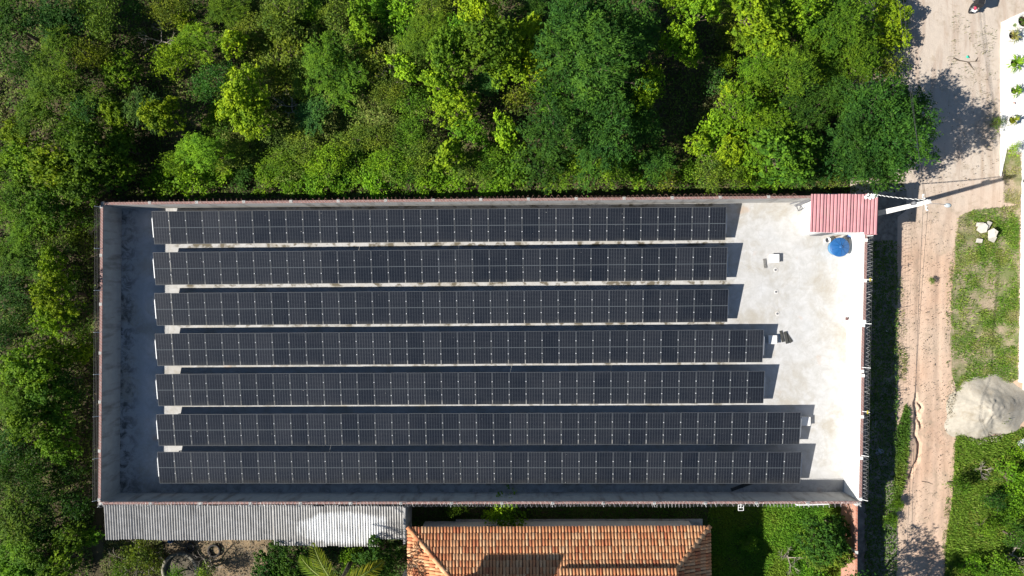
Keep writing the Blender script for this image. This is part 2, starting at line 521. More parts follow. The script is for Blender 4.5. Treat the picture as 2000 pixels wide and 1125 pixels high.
GULLIES = [[(1789, 769), (1787, 792), (1791, 806), (1797, 824), (1799, 834)],
           [(1789, 806), (1788, 830), (1787, 849), (1796, 868), (1792, 900), (1783, 914), (1777, 932)],
           [(1794, 786), (1801, 797), (1797, 804)]]
def road_sheet():
    a = P(1664, 1260, GZ); b = P(2180, -110, GZ)
    x0, x1, y0, y1 = a.x, b.x, a.y, b.y
    nx, ny = 280, 640
    X, Y = np.meshgrid(np.linspace(x0, x1, nx), np.linspace(y0, y1, ny))
    Z = np.full_like(X, GZ + 0.012)
    Z += 0.05 * (fbm(X, Y, 0.7, 3) - 0.35).clip(0, 1)
    Z += 0.025 * fbm(X, Y, 3.0, 9)
    xc0 = np.interp(Y, [P(1800, y_, GZ).y for y_ in (1125, 900, 700, 500, 420)], [P(x_, 800, GZ).x for x_ in (1798, 1812, 1812, 1815, 1830)])
    for off in (-.62, .72):
        q = (X - xc0 - off - .25 * (fbm(Y, Y * 0, .25, 61) - .5) - .12 * (fbm(X * 0, Y, 1.1, 63) - .5)) / .20
        Z -= .022 * np.exp(-q * q) * (.5 + fbm(X, Y, .8, 67)) * (Y < P(1800, 430, GZ).y)
    for gi, g in enumerate(GULLIES):
        pts = [P(x, y, GZ) for (x, y) in g]
        D = np.full_like(X, 9.0)
        for p, q in zip(pts[:-1], pts[1:]):
            dx, dy = q.x - p.x, q.y - p.y
            t = (((X - p.x) * dx + (Y - p.y) * dy) / (dx * dx + dy * dy)).clip(0, 1)
            D = np.minimum(D, np.hypot(X - p.x - t * dx, Y - p.y - t * dy))
        w = (0.07 + 0.12 * vnoise(X, Y, 3.3, gi)) * (1.0 if gi < 3 else 0.7)
        Z -= (0.22 if gi < 3 else 0.10) * (1 - (D / w).clip(0, 1) ** 2)
    # gentle cut shoulder beside the strip of grass
    V = np.stack([X, Y, Z], -1).reshape(-1, 3)
    idx = np.arange(nx * ny).reshape(ny, nx)
    Fq = np.stack([idx[:-1, :-1], idx[:-1, 1:], idx[1:, 1:], idx[1:, :-1]], -1).reshape(-1, 4)
    me = bpy.data.meshes.new('dirt_road')
    me.from_pydata(V.tolist(), [], Fq.tolist())
    me.materials.append(ROADM)
    me.polygons.foreach_set('use_smooth', [True] * len(me.polygons))
    return tag(link('dirt_road', me), kind='structure')
road_sheet()

SHADE_SOIL = simple('shade_strip_soil', (.20, .18, .155), .95, .45, 3.0, stain=(.34, .31, .27), stain_scale=1.2, bmp=.5)  # shade of the road wall put into this strip's darker soil colour
mb = MB(); _q = []
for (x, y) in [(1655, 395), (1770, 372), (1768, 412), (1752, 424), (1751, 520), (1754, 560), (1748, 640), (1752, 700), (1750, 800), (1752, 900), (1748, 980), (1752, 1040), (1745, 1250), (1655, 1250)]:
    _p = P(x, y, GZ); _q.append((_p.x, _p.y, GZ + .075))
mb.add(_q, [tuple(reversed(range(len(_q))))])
tag(mb.build('verge', SHADE_SOIL), kind='structure')

# ------------------------------------------------------------------ the compound: floor and walls
WALL_H = 2.2
c_tl = P(202, 400, WALL_H); c_bl = P(197.5, 980, WALL_H); c_br = P(1677, 978.6, WALL_H); c_tr = P(1689, 386, WALL_H)
CORN = [c_tl, c_tr, c_br, c_bl]
# concrete floor
mb = MB()
inset = [(c_tl.x + 0.0, c_tl.y), (c_tr.x, c_tr.y), (c_br.x, c_br.y), (c_bl.x, c_bl.y)]
mb.prism([(p[0], p[1]) for p in reversed(inset)], GZ, 0.0)
tag(mb.build('concrete_yard', CONC), kind='structure')

TH = 0.15
def wall(name, a, b, segs, mat, label, ext=0.0, npil=12, pil_seed=0, cap=COPING):
    """a->b is the inner face (inside on the right hand when walking); segs: list of (t0, t1, height)"""
    d = (b - a); d.z = 0; L = d.length; d.normalize()
    out = Vector((-d.y, d.x, 0))                 # outwards
    root = empty(name, (a.x, a.y, GZ), math.atan2(d.y, d.x), label, 'wall')
    for (t0, t1, h) in segs:
        x0, x1 = t0 * L - (ext if t0 == 0 else 0), t1 * L + (ext if t1 == 1 else 0)
        w = MB(); w.box(((x0 + x1) / 2, TH / 2, (h - GZ) / 2), (x1 - x0, TH, h - GZ))
        w.build('wall_face', mat, root)
        cp = MB(); cp.box(((x0 + x1) / 2, TH / 2 + 0.002, h - GZ + 0.03), (x1 - x0 - 0.004, TH + 0.02, 0.06))
        cp.build('coping', cap, root)
        k = max(1, round((x1 - x0) / 3.3))
        for i in range(k + 1):
            x = x0 + 0.13 + (x1 - x0 - 0.26) * i / k
            p = MB(); p.bbox((x, TH / 2 + 0.03, (h - GZ) / 2 + 0.035), (0.22, TH + 0.05, h - GZ + 0.07), 0.015)
            p.build('pilaster', mat, root)
    return root, d, out, L

# inner faces, walked so that outward is to the left hand: top wall right->left ... outward = (-d.y, d.x)
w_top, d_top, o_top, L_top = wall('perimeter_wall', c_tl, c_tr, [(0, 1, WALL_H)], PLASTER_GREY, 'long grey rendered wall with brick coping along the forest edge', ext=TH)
# d_top=(+1,0) -> outward (0,+1)
w_right, d_right, o_right, L_right = wall('perimeter_wall', c_tr, c_br, [(0, 0.415, 2.27), (0.4155, 0.58, 2.12), (0.5805, 1, 2.22)], PLASTER_WHITE, 'white rendered wall in three stepped lengths facing the dirt road', ext=-0.003)
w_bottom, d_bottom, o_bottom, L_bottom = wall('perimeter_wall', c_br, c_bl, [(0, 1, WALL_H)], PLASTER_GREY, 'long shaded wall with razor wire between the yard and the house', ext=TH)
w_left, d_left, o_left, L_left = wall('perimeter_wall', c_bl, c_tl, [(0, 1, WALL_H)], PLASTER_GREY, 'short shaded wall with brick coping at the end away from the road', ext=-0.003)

# ------------------------------------------------------------------ solar arrays
def panel_meshes():
    W, L, T = 1.134, 2.278, 0.034
    g = MB(); g.box((W / 2, L / 2, T - 0.006), (W - 0.024, L - 0.024, 0.008))
    fr = MB(); b = 0.019
    fr.box((W / 2, b / 2, T / 2), (W, b, T)); fr.box((W / 2, L - b / 2, T / 2), (W, b, T))
    fr.box((b / 2, L / 2, T / 2), (b, L - 2 * b, T)); fr.box((W - b / 2, L / 2, T / 2), (b, L - 2 * b, T))
    c = MB(); c.bbox((0, 0, 0.012), (0.058, 0.058, 0.03), 0.008)
    return g.mesh('solar_panel', SOLAR), fr.mesh('panel_frame', ALU), c.mesh('clamp', CLAMP)
PG, PF, PC = panel_meshes()
POST = MB(); POST.box((0, 0, -0.5), (0.09, 0.09, 1.0)); POST = POST.mesh('post', STEEL)

ROWS = [((296, 413), (1419.5, 405), (302, 476.7), (1416.5, 468), 34, 'row of thirty-four dark solar panels beside the forest wall'),
        ((298, 493.3), (1421, 483), (304.5, 556), (1419, 547), 34, 'second row of solar panels from the forest wall'),
        ((301, 572.5), (1423, 564.5), (307, 635.7), (1421, 629), 34, 'third row of solar panels from the forest wall'),
        ((302, 652), (1492, 644), (308, 714), (1489.5, 707), 36, 'middle row of solar panels, its end by the stacked black tiles'),
        ((304, 731), (1494, 724.5), (309.5, 792), (1491, 787), 36, 'third row of solar panels from the house-side wall'),
        ((305.5, 809.5), (1564, 805), (310, 870), (1562, 867.5), 38, 'second row of solar panels from the house-side wall'),
        ((308, 882), (1565.6, 882), (311, 944), (1563, 944.5), 38, 'long row of thirty-eight solar panels beside the razor-wire wall')]
Z1, Z2 = 0.59, 0.95
TILT = math.asin((Z2 - Z1) / 2.278)
for ri, (tl, tr, bl, br, n, lab) in enumerate(ROWS):
    A = P(*tl, Z2); B = P(*tr, Z2); C_ = P(*bl, Z1); D_ = P(*br, Z1)
    l0 = (A + C_) / 2; r0 = (B + D_) / 2
    d = r0 - l0; d.z = 0; L = d.length; d.normalize()
    ang = math.atan2(d.y, d.x)
    up = Vector((-d.y, d.x, 0))
    ym = 1.139 * math.cos(TILT)
    o = l0 - up * ym; o.z = 0
    root = empty('solar_array', o, ang, lab, 'solar panels', 'rows of tilted solar panels in the walled yard')
    pitch = L / n
    rr = random.Random(ri)
    for i in range(n):
        p = link('solar_panel', PG, root, (i * pitch + (pitch - 1.134) / 2, 0.006 * rr.uniform(-1, 1), Z1 + rr.uniform(-.004, .004)), (TILT + rr.uniform(-.004, .004), rr.uniform(-.004, .004), rr.uniform(-.002, .002)))
        link('panel_frame', PF, p)
        for cy in (0.72, 1.62):
            if i < n - 1 or cy > 5:
                link('clamp', PC, p, (1.134 + (pitch - 1.134) / 2, cy + rr.uniform(-.03, .03), 0.034), None)
    for fy in (0.22, 0.80):                      # purlins
        m = MB(); m.box((L / 2, 2.25 * fy, Z1 + (Z2 - Z1) * fy - 0.06), (L + 0.10, 0.05, 0.06)); m.build('rail', STEEL, root)
    k = 13
    for i in range(k):
        x = 0.02 + (L - 0.04) * i / (k - 1)
        e = -0.06 if i == 0 else (0.06 if i == k - 1 else 0)
        m = MB(); m.box((x + e, 1.12, (Z1 + Z2) / 2 - 0.055), (0.045, 1.3, 0.07), rot=Matrix.Rotation(TILT, 3, 'X'))
        m.build('rafter', STEEL, root)
        for fy in (0.30, 0.72):
            zt = Z1 + (Z2 - Z1) * fy - 0.10
            link('post', POST, root, (x, 2.25 * fy, zt), None, (1, 1, zt))

# ------------------------------------------------------------------ wire on the walls
def coil(a, b, rad, pitch, mat, name, label, tr=0.010, squash=1.0, seed=0):
    rr = random.Random(seed)
    d = b - a; L = d.length; d.normalize()
    side = Vector((-d.y, d.x, 0)); upv = Vector((0, 0, 1))
    n = int(L / pitch * 9)
    pts = []
    ph = 0
    for i in range(n + 1):
        t = i / n
        ph += 2 * math.pi / 9 * (1 + 0.25 * math.sin(i * 0.03 + seed))
        r = rad * (1 + 0.22 * math.sin(i * 0.021 + seed * 2) + 0.1 * math.sin(i * .13))
        pts.append(a + d * (L * t) + side * (r * squash * math.cos(ph)) + upv * (r * math.sin(ph)))
    m = MB(); m.tube(pts, tr, 3)
    o = m.build(name, mat, None)
    return tag(o, label, 'razor wire', 'razor wire coils on the perimeter walls')
UPZ = Vector((0, 0, 1))
coil(c_tr + o_right * 0.30 + UPZ * 0.25 + d_right * 2.4, c_br + o_right * 0.30 + UPZ * 0.22 - d_right * 0.2, 0.15, 0.31, WIRE, 'razor_wire', 'looping razor wire coil on top of the white wall facing the road', 0.0065)
coil(c_br + o_bottom * 0.16 + UPZ * 0.22, c_bl + o_bottom * 0.12 + UPZ * 0.22, 0.16, 0.29, WIRE, 'razor_wire', 'tangled razor wire coil on top of the wall beside the house', 0.0075, seed=3)
coil(c_tl + o_top * 0.14 + UPZ * 0.16, c_tr + o_top * 0.16 + UPZ * 0.20 - d_top * 4.5, 0.15, 0.33, RUSTWIRE, 'razor_wire', 'rusty razor wire coil on the wall along the forest', 0.007, seed=5)

def electric(a, b, out, label, n, signs=(), lean=0.34, rise=0.42):
    d = b - a; L = d.length; d.normalize()
    root = empty('electric_fence', (a.x, a.y, a.z), 0, label, 'electric fence', 'electric fences bracketed off the wall tops')
    ends = []
    for i in range(n):
        p = d * (0.15 + (L - 0.3) * i / (n - 1))
        m = MB(); m.tube([p + out * 0.05 - UPZ * 0.1, p + out * 0.09 + UPZ * 0.05, p + out * (lean + .05) + UPZ * rise], 0.018, 5)
        m.build('bracket', WHITEPAINT, root)
        if i in signs:
            s = MB(); s.box(p + out * (lean * 0.9) + UPZ * rise * 0.8, (0.16, 0.22, 0.02), rot=Matrix.Rotation(0.5, 3, 'Y')); s.build('warning_plate', YELLOW, root)
    for k in range(4):
        f = (k + 1) / 4
        m = MB(); pts = []
        for i in range(n):
            p = d * (0.15 + (L - 0.3) * i / (n - 1)) + out * (0.09 + (lean - 0.06) * f) + UPZ * (0.05 + (rise - 0.06) * f)
            pts.append(p)
        m.tube(pts, 0.0035, 3); m.build('wire', STEEL_DARK, root)
    return root
electric(c_tr + d_right * 2.4 + UPZ * 0.05, c_br + UPZ * 0.05, o_right, 'electric fence with white brackets and yellow plates above the road wall', 7, (1, 4))
electric(c_bl + UPZ * 0.05, c_tl + UPZ * 0.05, o_left, 'electric fence leaning outwards over the wall by the dense trees', 8, lean=0.26)
electric(c_br + UPZ * 0.05, c_bl + UPZ * 0.05, o_bottom, 'electric fence above the wall between house and solar panels', 16, lean=0.12, rise=0.6)

# ------------------------------------------------------------------ small pump house with pink roof
def corr_mesh(name, mat, W, L, wave, amp, seg=8, trap=False, th=0.008):
    """corrugated sheet, ribs along y, size W x L, origin at its corner"""
    n = int(round(W / wave * seg))
    m = MB(); vs = []; fs = []
    for i in range(n + 1):
        x = W * i / n
        ph = x / wave * 2 * math.pi
        if trap:
            u = (x / wave) % 1.0
            z = amp if u < .56 else (amp - 2 * amp * (u - .56) / .08 if u < .64 else (-amp if u < .88 else -amp + 2 * amp * (u - .88) / .12))
        else:
            z = amp * math.sin(ph)
        for (y, zz) in ((0, z), (L, z), (L, z - th), (0, z - th)):
            vs.append((x, y, zz))
    for i in range(n):
        a, b = 4 * i, 4 * i + 4
        fs += [(a, b, b + 1, a + 1), (a + 3, a + 2, b + 2, b + 3), (a, a + 3, b + 3, b), (a + 1, b + 1, b + 2, a + 2)]
    fs += [(0, 1, 2, 3), (4 * n, 4 * n + 3, 4 * n + 2, 4 * n + 1)]
    m.add(vs, fs)
    return m.mesh(name, mat)
PINK = simple('pink_roof_paint', (0.55, 0.265, 0.28), 0.7, 0.16, 1.6, 0.35, stain=(0.50, 0.27, 0.26), stain_scale=2.0, stain_lo=.5, stain_hi=.7)
ZR = 2.85
r_tl = P(1583.5, 379, ZR); r_tr = P(1715.5, 378, ZR); r_bl = P(1581, 453.5, ZR - 0.18)
hx0 = P(1567, 430, 0).x; hy0 = P(1600, 459.5, 0).y
house_r = c_tr.x + o_right.x * TH + 0.02
hut = empty('pump_house', ((hx0 + house_r) / 2, hy0, 0), 0, 'small white hut under a pink corrugated roof in the yard corner', 'hut')
mb = MB()
hw_x1 = house_r + 0.42; hw_y1 = c_tr.y + TH + 0.05
mb.box(((hx0 + hw_x1) / 2 - hut.location.x, (hy0 + hw_y1) / 2 - hy0, 1.2), (hw_x1 - hx0, hw_y1 - hy0, 2.8))
mb.build('wall', PLASTER_WHITE, hut)
RW = (r_tr.x - r_tl.x); RLn = (r_tl - r_bl).length
slope = math.atan2(ZR - (ZR - 0.18), r_tl.y - r_bl.y)
ns = 5
sheet_w = RW / ns
sh = corr_mesh('roof_sheet', PINK, sheet_w + 0.03, RLn, RW / 19.0, 0.055, 24, True)
sh_short = corr_mesh('roof_sheet_end', PINK, sheet_w + 0.03, RLn + 0.16, RW / 19.0, 0.055, 24, True)
for i in range(ns):
    yo = -0.02 * (i % 2)
    o = link('roof_sheet', sh if i != 4 else sh_short, hut, (r_bl.x + i * sheet_w - hut.location.x, r_bl.y - hy0 + yo - (0.16 if i == 4 else 0), ZR - 0.18 + 0.006 * (i % 2)), (slope, 0, -0.008))
mb = MB()
rr = random.Random(4)
for i in range(7):
    mb.bbox((r_tr.x - hut.location.x - 0.15 - i * 0.11, r_tr.y - hy0 - 0.10 - rr.uniform(0, .16), ZR + 0.06), (0.2 + rr.uniform(0, .12), 0.14 + rr.uniform(0, .12), 0.09), 0.03, rr.uniform(-1, 1))
mb.build('mortar_patch', WHITEPAINT, hut)
mb = MB(); mb.box(((r_tl.x + r_tr.x) / 2 - hut.location.x, r_bl.y + 0.10 - hy0, ZR - 0.32), (RW - 0.3, 0.05, 0.16)); mb.build('fascia', WHITEPAINT, hut)
# door on the yard side
mb = MB(); mb.box((0.9 - (house_r - hx0) / 2, -0.02, 1.0), (0.8, 0.05, 2.0)); mb.build('door', STEEL_DARK, hut)

# steel rods leaning on the hut
rods = empty('steel_rods', P(1560, 398, 0), 0, 'bundle of grey steel rods propped against the pink-roofed hut', 'rods')
ro = rods.location
for k, (x0, y0, x1, y1) in enumerate([(1543, 398.5, 1584, 387), (1552, 401, 1584, 389), (1554, 403, 1582, 392), (1556, 402, 1579, 394)]):
    m = MB(); m.tube([P(x0, y0, 0.05) - ro, P(x1, y1, 1.7 - k * .1) - ro], 0.045, 5); m.build('rod', STEEL_DARK, rods)
m = MB(); m.tube([P(1556, 404, .3) - ro, P(1560, 412, .03) - ro, P(1568, 406, .6) - ro, P(1562, 402, .5) - ro], 0.04, 5); m.build('bent_rod', STEEL_DARK, rods)

# ------------------------------------------------------------------ blue water tank
BLUE = simple('tank_blue', (0.010, 0.085, 0.25), 0.45, 0.12, 2.0, 0.4)
LIGHTBLUE = simple('pale_tank_blue', (0.08, 0.25, 0.46), 0.5, 0.12, 2.0, 0.4)
tc = P(1641.5, 482.5, 0.85); tc.z = 0
R_T = 0.62
tank = empty('water_tank', tc, 0.15, 'round blue plastic water tank with ribbed lid beside the pink-roofed hut', 'water tank')
mb = MB(); mb.lathe([(R_T * .82, 0), (R_T * .86, .2), (R_T * .92, .45), (R_T * .98, .7), (R_T * 1.02, .72), (R_T * 1.02, .76)], 40)
mb.build('body', LIGHTBLUE, tank, True)
mb = MB(); mb.lathe([(R_T * 1.06, .70), (R_T * 1.06, .775), (R_T * .99, .80), (R_T * .6, .88), (R_T * .16, .955), (0.001, .965)], 40, close=False)
lid = mb.build('lid', BLUE, tank, True)
rib = MB(); rib.add([(0.10, -0.016, .957), (R_T * .96, -0.022, .803), (R_T * .96, .022, .803), (0.10, .016, .957), (0.10, -0.01, .99), (R_T * .96, -0.012, .835), (R_T * .96, .012, .835), (0.10, .01, .99)],
                    [(0, 1, 5, 4), (1, 2, 6, 5), (2, 3, 7, 6), (3, 0, 4, 7), (4, 5, 6, 7)])
rib = rib.mesh('rib', BLUE)
for k in range(10):
    link('rib', rib, lid, None, (0, 0, k * math.pi / 5 + .2))
mb = MB(); mb.lathe([(0.12, .95), (0.11, 1.0), (0.001, 1.01)], 16, close=False); mb.build('knob', BLUE, lid, True)
# jug behind the tank
jc = P(1660, 460, 0.2); jc.z = 0
jug = empty('water_jug', jc, 0, 'clear light blue jug standing behind the blue tank', 'jug')
JUG = simple('jug_plastic', (0.22, 0.36, 0.72), 0.3, 0.1, 3.0, 0.5)
mb = MB(); mb.lathe([(.13, 0), (.135, .1), (.125, .2), (.135, .3), (.08, .4), (.04, .43), (.04, .47)], 18); mb.build('body', JUG, jug, True)
mb = MB(); mb.tube([(-.1, -.06, .28), (-.2, -.1, .26), (-.2, -.1, .12), (-.12, -.07, .1)], .018, 6); mb.build('handle', JUG, jug, True)
mb = MB(); mb.lathe([(.05, .465), (.05, .50)], 14); mb.build('cap', WHITEPAINT, jug)
# white bucket and plank
def bucket(px, py, r, h, mat, name, label, cat, dark=STEEL_DARK):
    c = P(px, py, h); c.z = P(px, py, 0).z
    o = empty(name, (c.x, c.y, 0 if 198 < px < 1680 and py < 975 else GZ + .05), 0, label, cat)
    m = MB(); m.lathe([(r * .82, 0), (r, h), (r * 1.05, h), (r * 1.05, h + .02), (r * .96, h + .02), (r * .80, .05), (0.001, .05)], 20, close=False); m.build('body', mat, o, True)
    m = MB(); m.tube([(r * math.cos(a), r * math.sin(a) * .35 - r * .8, h + .02) for a in [math.pi * t / 8 for t in range(9)]], .008, 4); m.build('handle', STEEL_DARK, o)
    m = MB(); m.lathe([(r * .85, h * .3), (0.001, h * .3)], 16, close=False); m.build('contents', dark, o)
    return o
bucket(1617, 469, 0.19, 0.36, WHITEPAINT, 'bucket', 'white bucket with dark inside between the hut and blue tank', 'bucket')
mb = MB(); a = P(1630, 463, .04); b = P(1643, 458.5, .04)
mb.bbox((a + b) / 2, ((b - a).length, .09, .05), .01, math.atan2(b.y - a.y, b.x - a.x))
tag(mb.build('plank', simple('brown_plank', (0.16, 0.11, 0.07), .9, .3, 8)), 'short brown plank lying at the foot of the hut', 'plank')

# concrete box covers, drains, tiles on the yard floor
def cover(px, py, w, h, zt, label, rz=0):
    c = P(px, py, zt)
    o = empty('junction_box', (c.x, c.y, 0), rz, label, 'concrete box', 'white concrete junction boxes on the yard floor')
    m = MB(); m.bbox((0, 0, zt / 2 - .02), (w - .05, h - .05, zt - .04), .01); m.build('body', PLASTER_PALE, o)
    m = MB(); m.bbox((0, 0, zt - .02), (w, h, .04), .012); m.build('lid', PLASTER_WHITE, o)
cover(1513.5, 504.5, .62, .58, .27, 'white square concrete box standing alone on the open yard')
cover(1509.5, 663.5, .60, .60, .27, 'white concrete box beside the dark tiles, half shaded by panels')
cover(1574.5, 823, .62, .60, .30, 'white concrete box mostly shaded by the second row from the house-side wall')
def drain(px, py, label):
    c = P(px, py, 0)
    o = empty('drain_cap', c, 0, label, 'drain', 'round drain caps set in the yard floor')
    m = MB(); m.lathe([(.15, .003), (.15, .022), (.10, .03), (.10, .014), (0.001, .014)], 24, close=False); m.build('rim', PLASTER_PALE, o)
    m = MB(); m.lathe([(.075, .015), (.07, .028), (0.001, .03)], 20, close=False); m.build('grate', STEEL_DARK, o)
drain(1514.8, 527, 'round drain cap just below the lone white box')
drain(1516, 570, 'round drain cap between the other two caps')
drain(1518.5, 612.5, 'round drain cap closest to the dark tiles')
TILE = simple('dark_tile', (0.055, 0.056, 0.052), .85, .3, 6)
def slab(name, px, py, w, l, h, rz, z, mat, label, cat, group=None):
    c = P(px, py, z + h)
    m = MB(); m.bbox((0, 0, h / 2), (w, l, h), .012)
    m.box((0, l * .30, h + .004), (w * .9, .02, .008)); m.box((0, -l * .30, h + .004), (w * .9, .02, .008))
    o = m.build(name, mat, None, loc=(c.x, c.y, z), rot=(0, 0, rz))
    return tag(o, label, cat, group)
slab('dark_tile', 1527.5, 657, .19, .80, .05, .22, 0.0, TILE, 'charcoal strip tile touching the half-shaded concrete box', 'tile', 'charcoal strip tiles stacked on the yard')
slab('dark_tile', 1539.5, 659, .24, .82, .05, .60, 0.0, TILE, 'charcoal strip tile lying askew beneath its neighbour', 'tile', 'charcoal strip tiles stacked on the yard')
slab('dark_tile', 1535.8, 659.5, .20, .84, .05, .20, 0.052, TILE, 'charcoal strip tile resting on top of the askew one', 'tile', 'charcoal strip tiles stacked on the yard')
slab('dark_plank', 1494.3, 514.5, .20, .66, .05, .12, 0.0, simple('weathered_plank', (0.17, 0.165, 0.155), .9, .45, 9), 'grey weathered plank lying beside the lone white box', 'plank')
mb = MB(); a = P(1428, 957, .05); b = P(1470, 942, .05)
mb.bbox((a + b) / 2, ((b - a).length, .22, .06), .01, math.atan2(b.y - a.y, b.x - a.x))
mb.box((a + b) / 2 + Vector((0, 0, .045)), (.06, .24, .03), math.atan2(b.y - a.y, b.x - a.x))
tag(mb.build('dark_beam', TILE), 'dark beam lying in the shade by the razor-wire wall', 'beam')
# wall tap box
mb = MB(); c = P(1654.5, 622.5, .35); mb.bbox((c.x - 0.01, c.y, .35), (.10, .20, .20), .01); mb.box((c.x - .02, c.y, .22), (.03, .03, .1))
tag(mb.build('socket_box', simple('brown_box', (.12, .06, .06), .7)), 'small brown socket box low on the white wall', 'socket box')

# ------------------------------------------------------------------ utility pole, wires, lamp
PZ = 7.0
ptop = P(1816, 393.5, PZ); pbase = Vector((ptop.x, ptop.y, GZ))
pole = empty('utility_pole', pbase, math.radians(14), 'white concrete utility pole leaning over the road from behind the hut', 'utility pole')
def frustum(mb, w0, d0, w1, d1, z0, z1, mi=0):
    mb.add([(-w0, -d0, z0), (w0, -d0, z0), (w0, d0, z0), (-w0, d0, z0), (-w1, -d1, z1), (w1, -d1, z1), (w1, d1, z1), (-w1, d1, z1)],
           [(3, 2, 1, 0), (4, 5, 6, 7), (0, 1, 5, 4), (1, 2, 6, 5), (2, 3, 7, 6), (3, 0, 4, 7)], mi)
mb = MB()
HT = PZ - GZ
frustum(mb, .11, .055, .07, .045, 0, HT)              # web
for s in (-1, 1):
    vs = []
    for (z, w, y0, y1) in ((0, .13, .06, .19), (HT - .002, .085, .05, .115)):
        vs += [(-w, s * y0, z), (w, s * y0, z), (w, s * y1, z), (-w, s * y1, z)]
    f = [(3, 2, 1, 0), (4, 5, 6, 7), (0, 1, 5, 4), (1, 2, 6, 5), (2, 3, 7, 6), (3, 0, 4, 7)]
    mb.add(vs, f if s > 0 else [tuple(reversed(q)) for q in f])
mb.build('shaft', POLECONC, pole)
rack = MB(); rack.box((-.14, 0, HT - .75), (.06, .06, 1.1)); rack.build('rack', STEEL, pole)
INS = MB(); INS.lathe([(.03, -.04), (.05, -.03), (.03, 0), (.05, .03), (.03, .04)], 10); INS = INS.mesh('insulator', WHITEPAINT, True)
arm = MB(); arm.box((0, 0, HT - .55), (.055, .95, .06)); arm.build('crossarm', POLECONC, pole)
for k, y in enumerate((-.48, -.25, .25, .48)):
    link('insulator', INS, pole, (0, y, HT - .45))
mb = MB(); mb.lathe([(.12, 0), (.12, .30), (.09, .33), (.03, .36)], 14, (-.2, .12, HT - 1.5)); mb.build('junction_canister', STEEL_DARK, pole, True)
lampend = P(1851.5, 401.0, 6.6)
lamp = empty('street_lamp', ptop, 0, 'grey street lamp on a thin arm off the utility pole', 'street lamp')
mb = MB(); lv = lampend - ptop
mb.tube([Vector((.05, 0, -.9)), Vector((.3, -.05, -.62)), lv * .55 + Vector((0, 0, -.1)), lv * .9], .016, 6); mb.build('arm', STEEL_DARK, lamp)
hd = MB(); hd.lathe([(.02, .07), (.10, .06), (.16, 0.0), (.15, -.04), (.10, -.05)], 18)
hd.v = [(x * 1.35, y * .85, z) for (x, y, z) in hd.v]
hd.build('lamp_head', simple('lamp_grey', (.45, .50, .52), .5), lamp, True, loc=lv)
hd = MB(); hd.lathe([(.11, -.05), (.10, -.10), (.04, -.125), (.001, -.13)], 16, close=False)
hd.v = [(x * 1.2, y * .8, z) for (x, y, z) in hd.v]
hd.build('glass_bowl', simple('lamp_glass', (.7, .75, .76), .15), lamp, True, loc=lv)

def sag(a, b, s, n=16):
    return [a.lerp(b, t / n) - UPZ * (s * 4 * (t / n) * (1 - t / n)) for t in range(n + 1)]
def wire(name, a, b, s, r, mat, label, group=None, cat='cable'):
    m = MB(); m.tube(sag(a, b, s), r, 4); return tag(m.build(name, mat), label, cat, group)
NOR = P(1748, -240, 6.4); SOU = P(1776, 1390, 6.3)
ct = lambda y: pole.location + Matrix.Rotation(math.radians(14), 3, 'Z') @ Vector((0, y, HT - .42))
for k, (y, nm) in enumerate(((-.48, 'lowest'), (.48, 'outer'))):
    off = Vector((-.5 + k * .55, 0, 0))
    wire('power_line', ct(y), SOU + off, .35, .010, BLACKWIRE, ('thin power line over the edge of the grass strip' if k == 0 else 'thin power line over the dirt road towards the house') , 'power lines strung from the utility pole')
    wire('power_line', ct(y), NOR + off, .35, .010, BLACKWIRE, ('power line skirting the big dark tree beside the road' if k == 0 else 'power line over the tree shadows on the road'), 'power lines strung from the utility pole')
# twisted white service cable from hut to pole
a = P(1716, 381, ZR + .15); b = P(1817.5, 391, PZ - .15)
m = MB(); pts = sag(a, b, .25, 60)
m.tube([p + Vector((0, .02 * math.cos(i * 1.1), .02 * math.sin(i * 1.1))) for i, p in enumerate(pts)], .020, 5)
m.tube([p + Vector((0, .02 * math.cos(i * 1.1 + math.pi), .02 * math.sin(i * 1.1 + math.pi))) for i, p in enumerate(pts)], .020, 5, mi=1)
tag(m.build('service_cable', [WHITEPAINT, BLACKWIRE]), 'twisted white service cable from the hut roof to the pole', 'cable')

# ------------------------------------------------------------------ east side: pavement, boundary wall, planters, sand, rubble
mb = MB()
poly = [(1953, 345), (1953.5, 200), (1953, 100), (1955, 44), (1975, 34), (2030, 10), (2200, -20), (2200, 345), (2003, 345), (1998, 300), (1965, 290)]
pv = [P(x, y, GZ) for (x, y) in poly]
mb.prism([(p.x, p.y) for p in reversed(pv)], GZ - .05, GZ + .14)
WHITECONC = simple('white_pavement', (.70, .69, .66), .85, .10, 1.2, stain=(.55, .52, .46), stain_scale=.9, stain_lo=.55, stain_hi=.8)
tag(mb.build('pavement', WHITECONC), kind='structure')
# white boundary wall on the far side of the verge
bw = empty('boundary_wall', P(1993, 520, GZ), 0, 'tall white boundary wall beyond the grass verge', 'wall')
for (y0, y1, x0, x1, h) in ((300, 742, 1995.5, 1988.5, 2.3),):
    a = P(x0, y0, GZ); b = P(x1, y1, GZ); dd = b - a; L = dd.length; an = math.atan2(dd.y, dd.x)
    m = MB(); m.bbox(((a + b) / 2 - bw.location) + Vector((math.cos(an + math.pi / 2) * .1, math.sin(an + math.pi / 2) * .1, h / 2)), (L, .2, h), .02, an); m.build('wall_face', PLASTER_WHITE, bw)
    for i in range(6):
        p = a.lerp(b, i / 5) - bw.location
        m = MB(); m.bbox(p + Vector((.12, 0, h / 2 + .03)), (.28, .26, h + .06), .02, an); m.build('pilaster', PLASTER_WHITE, bw)
a = P(1988, 742, GZ); b = P(2080, 748, GZ)
m = MB(); m.bbox((a + b) / 2 + Vector((.3, -.35, .35)), ((b - a).length, .7, .7), .03, math.atan2(b.y - a.y, b.x - a.x))
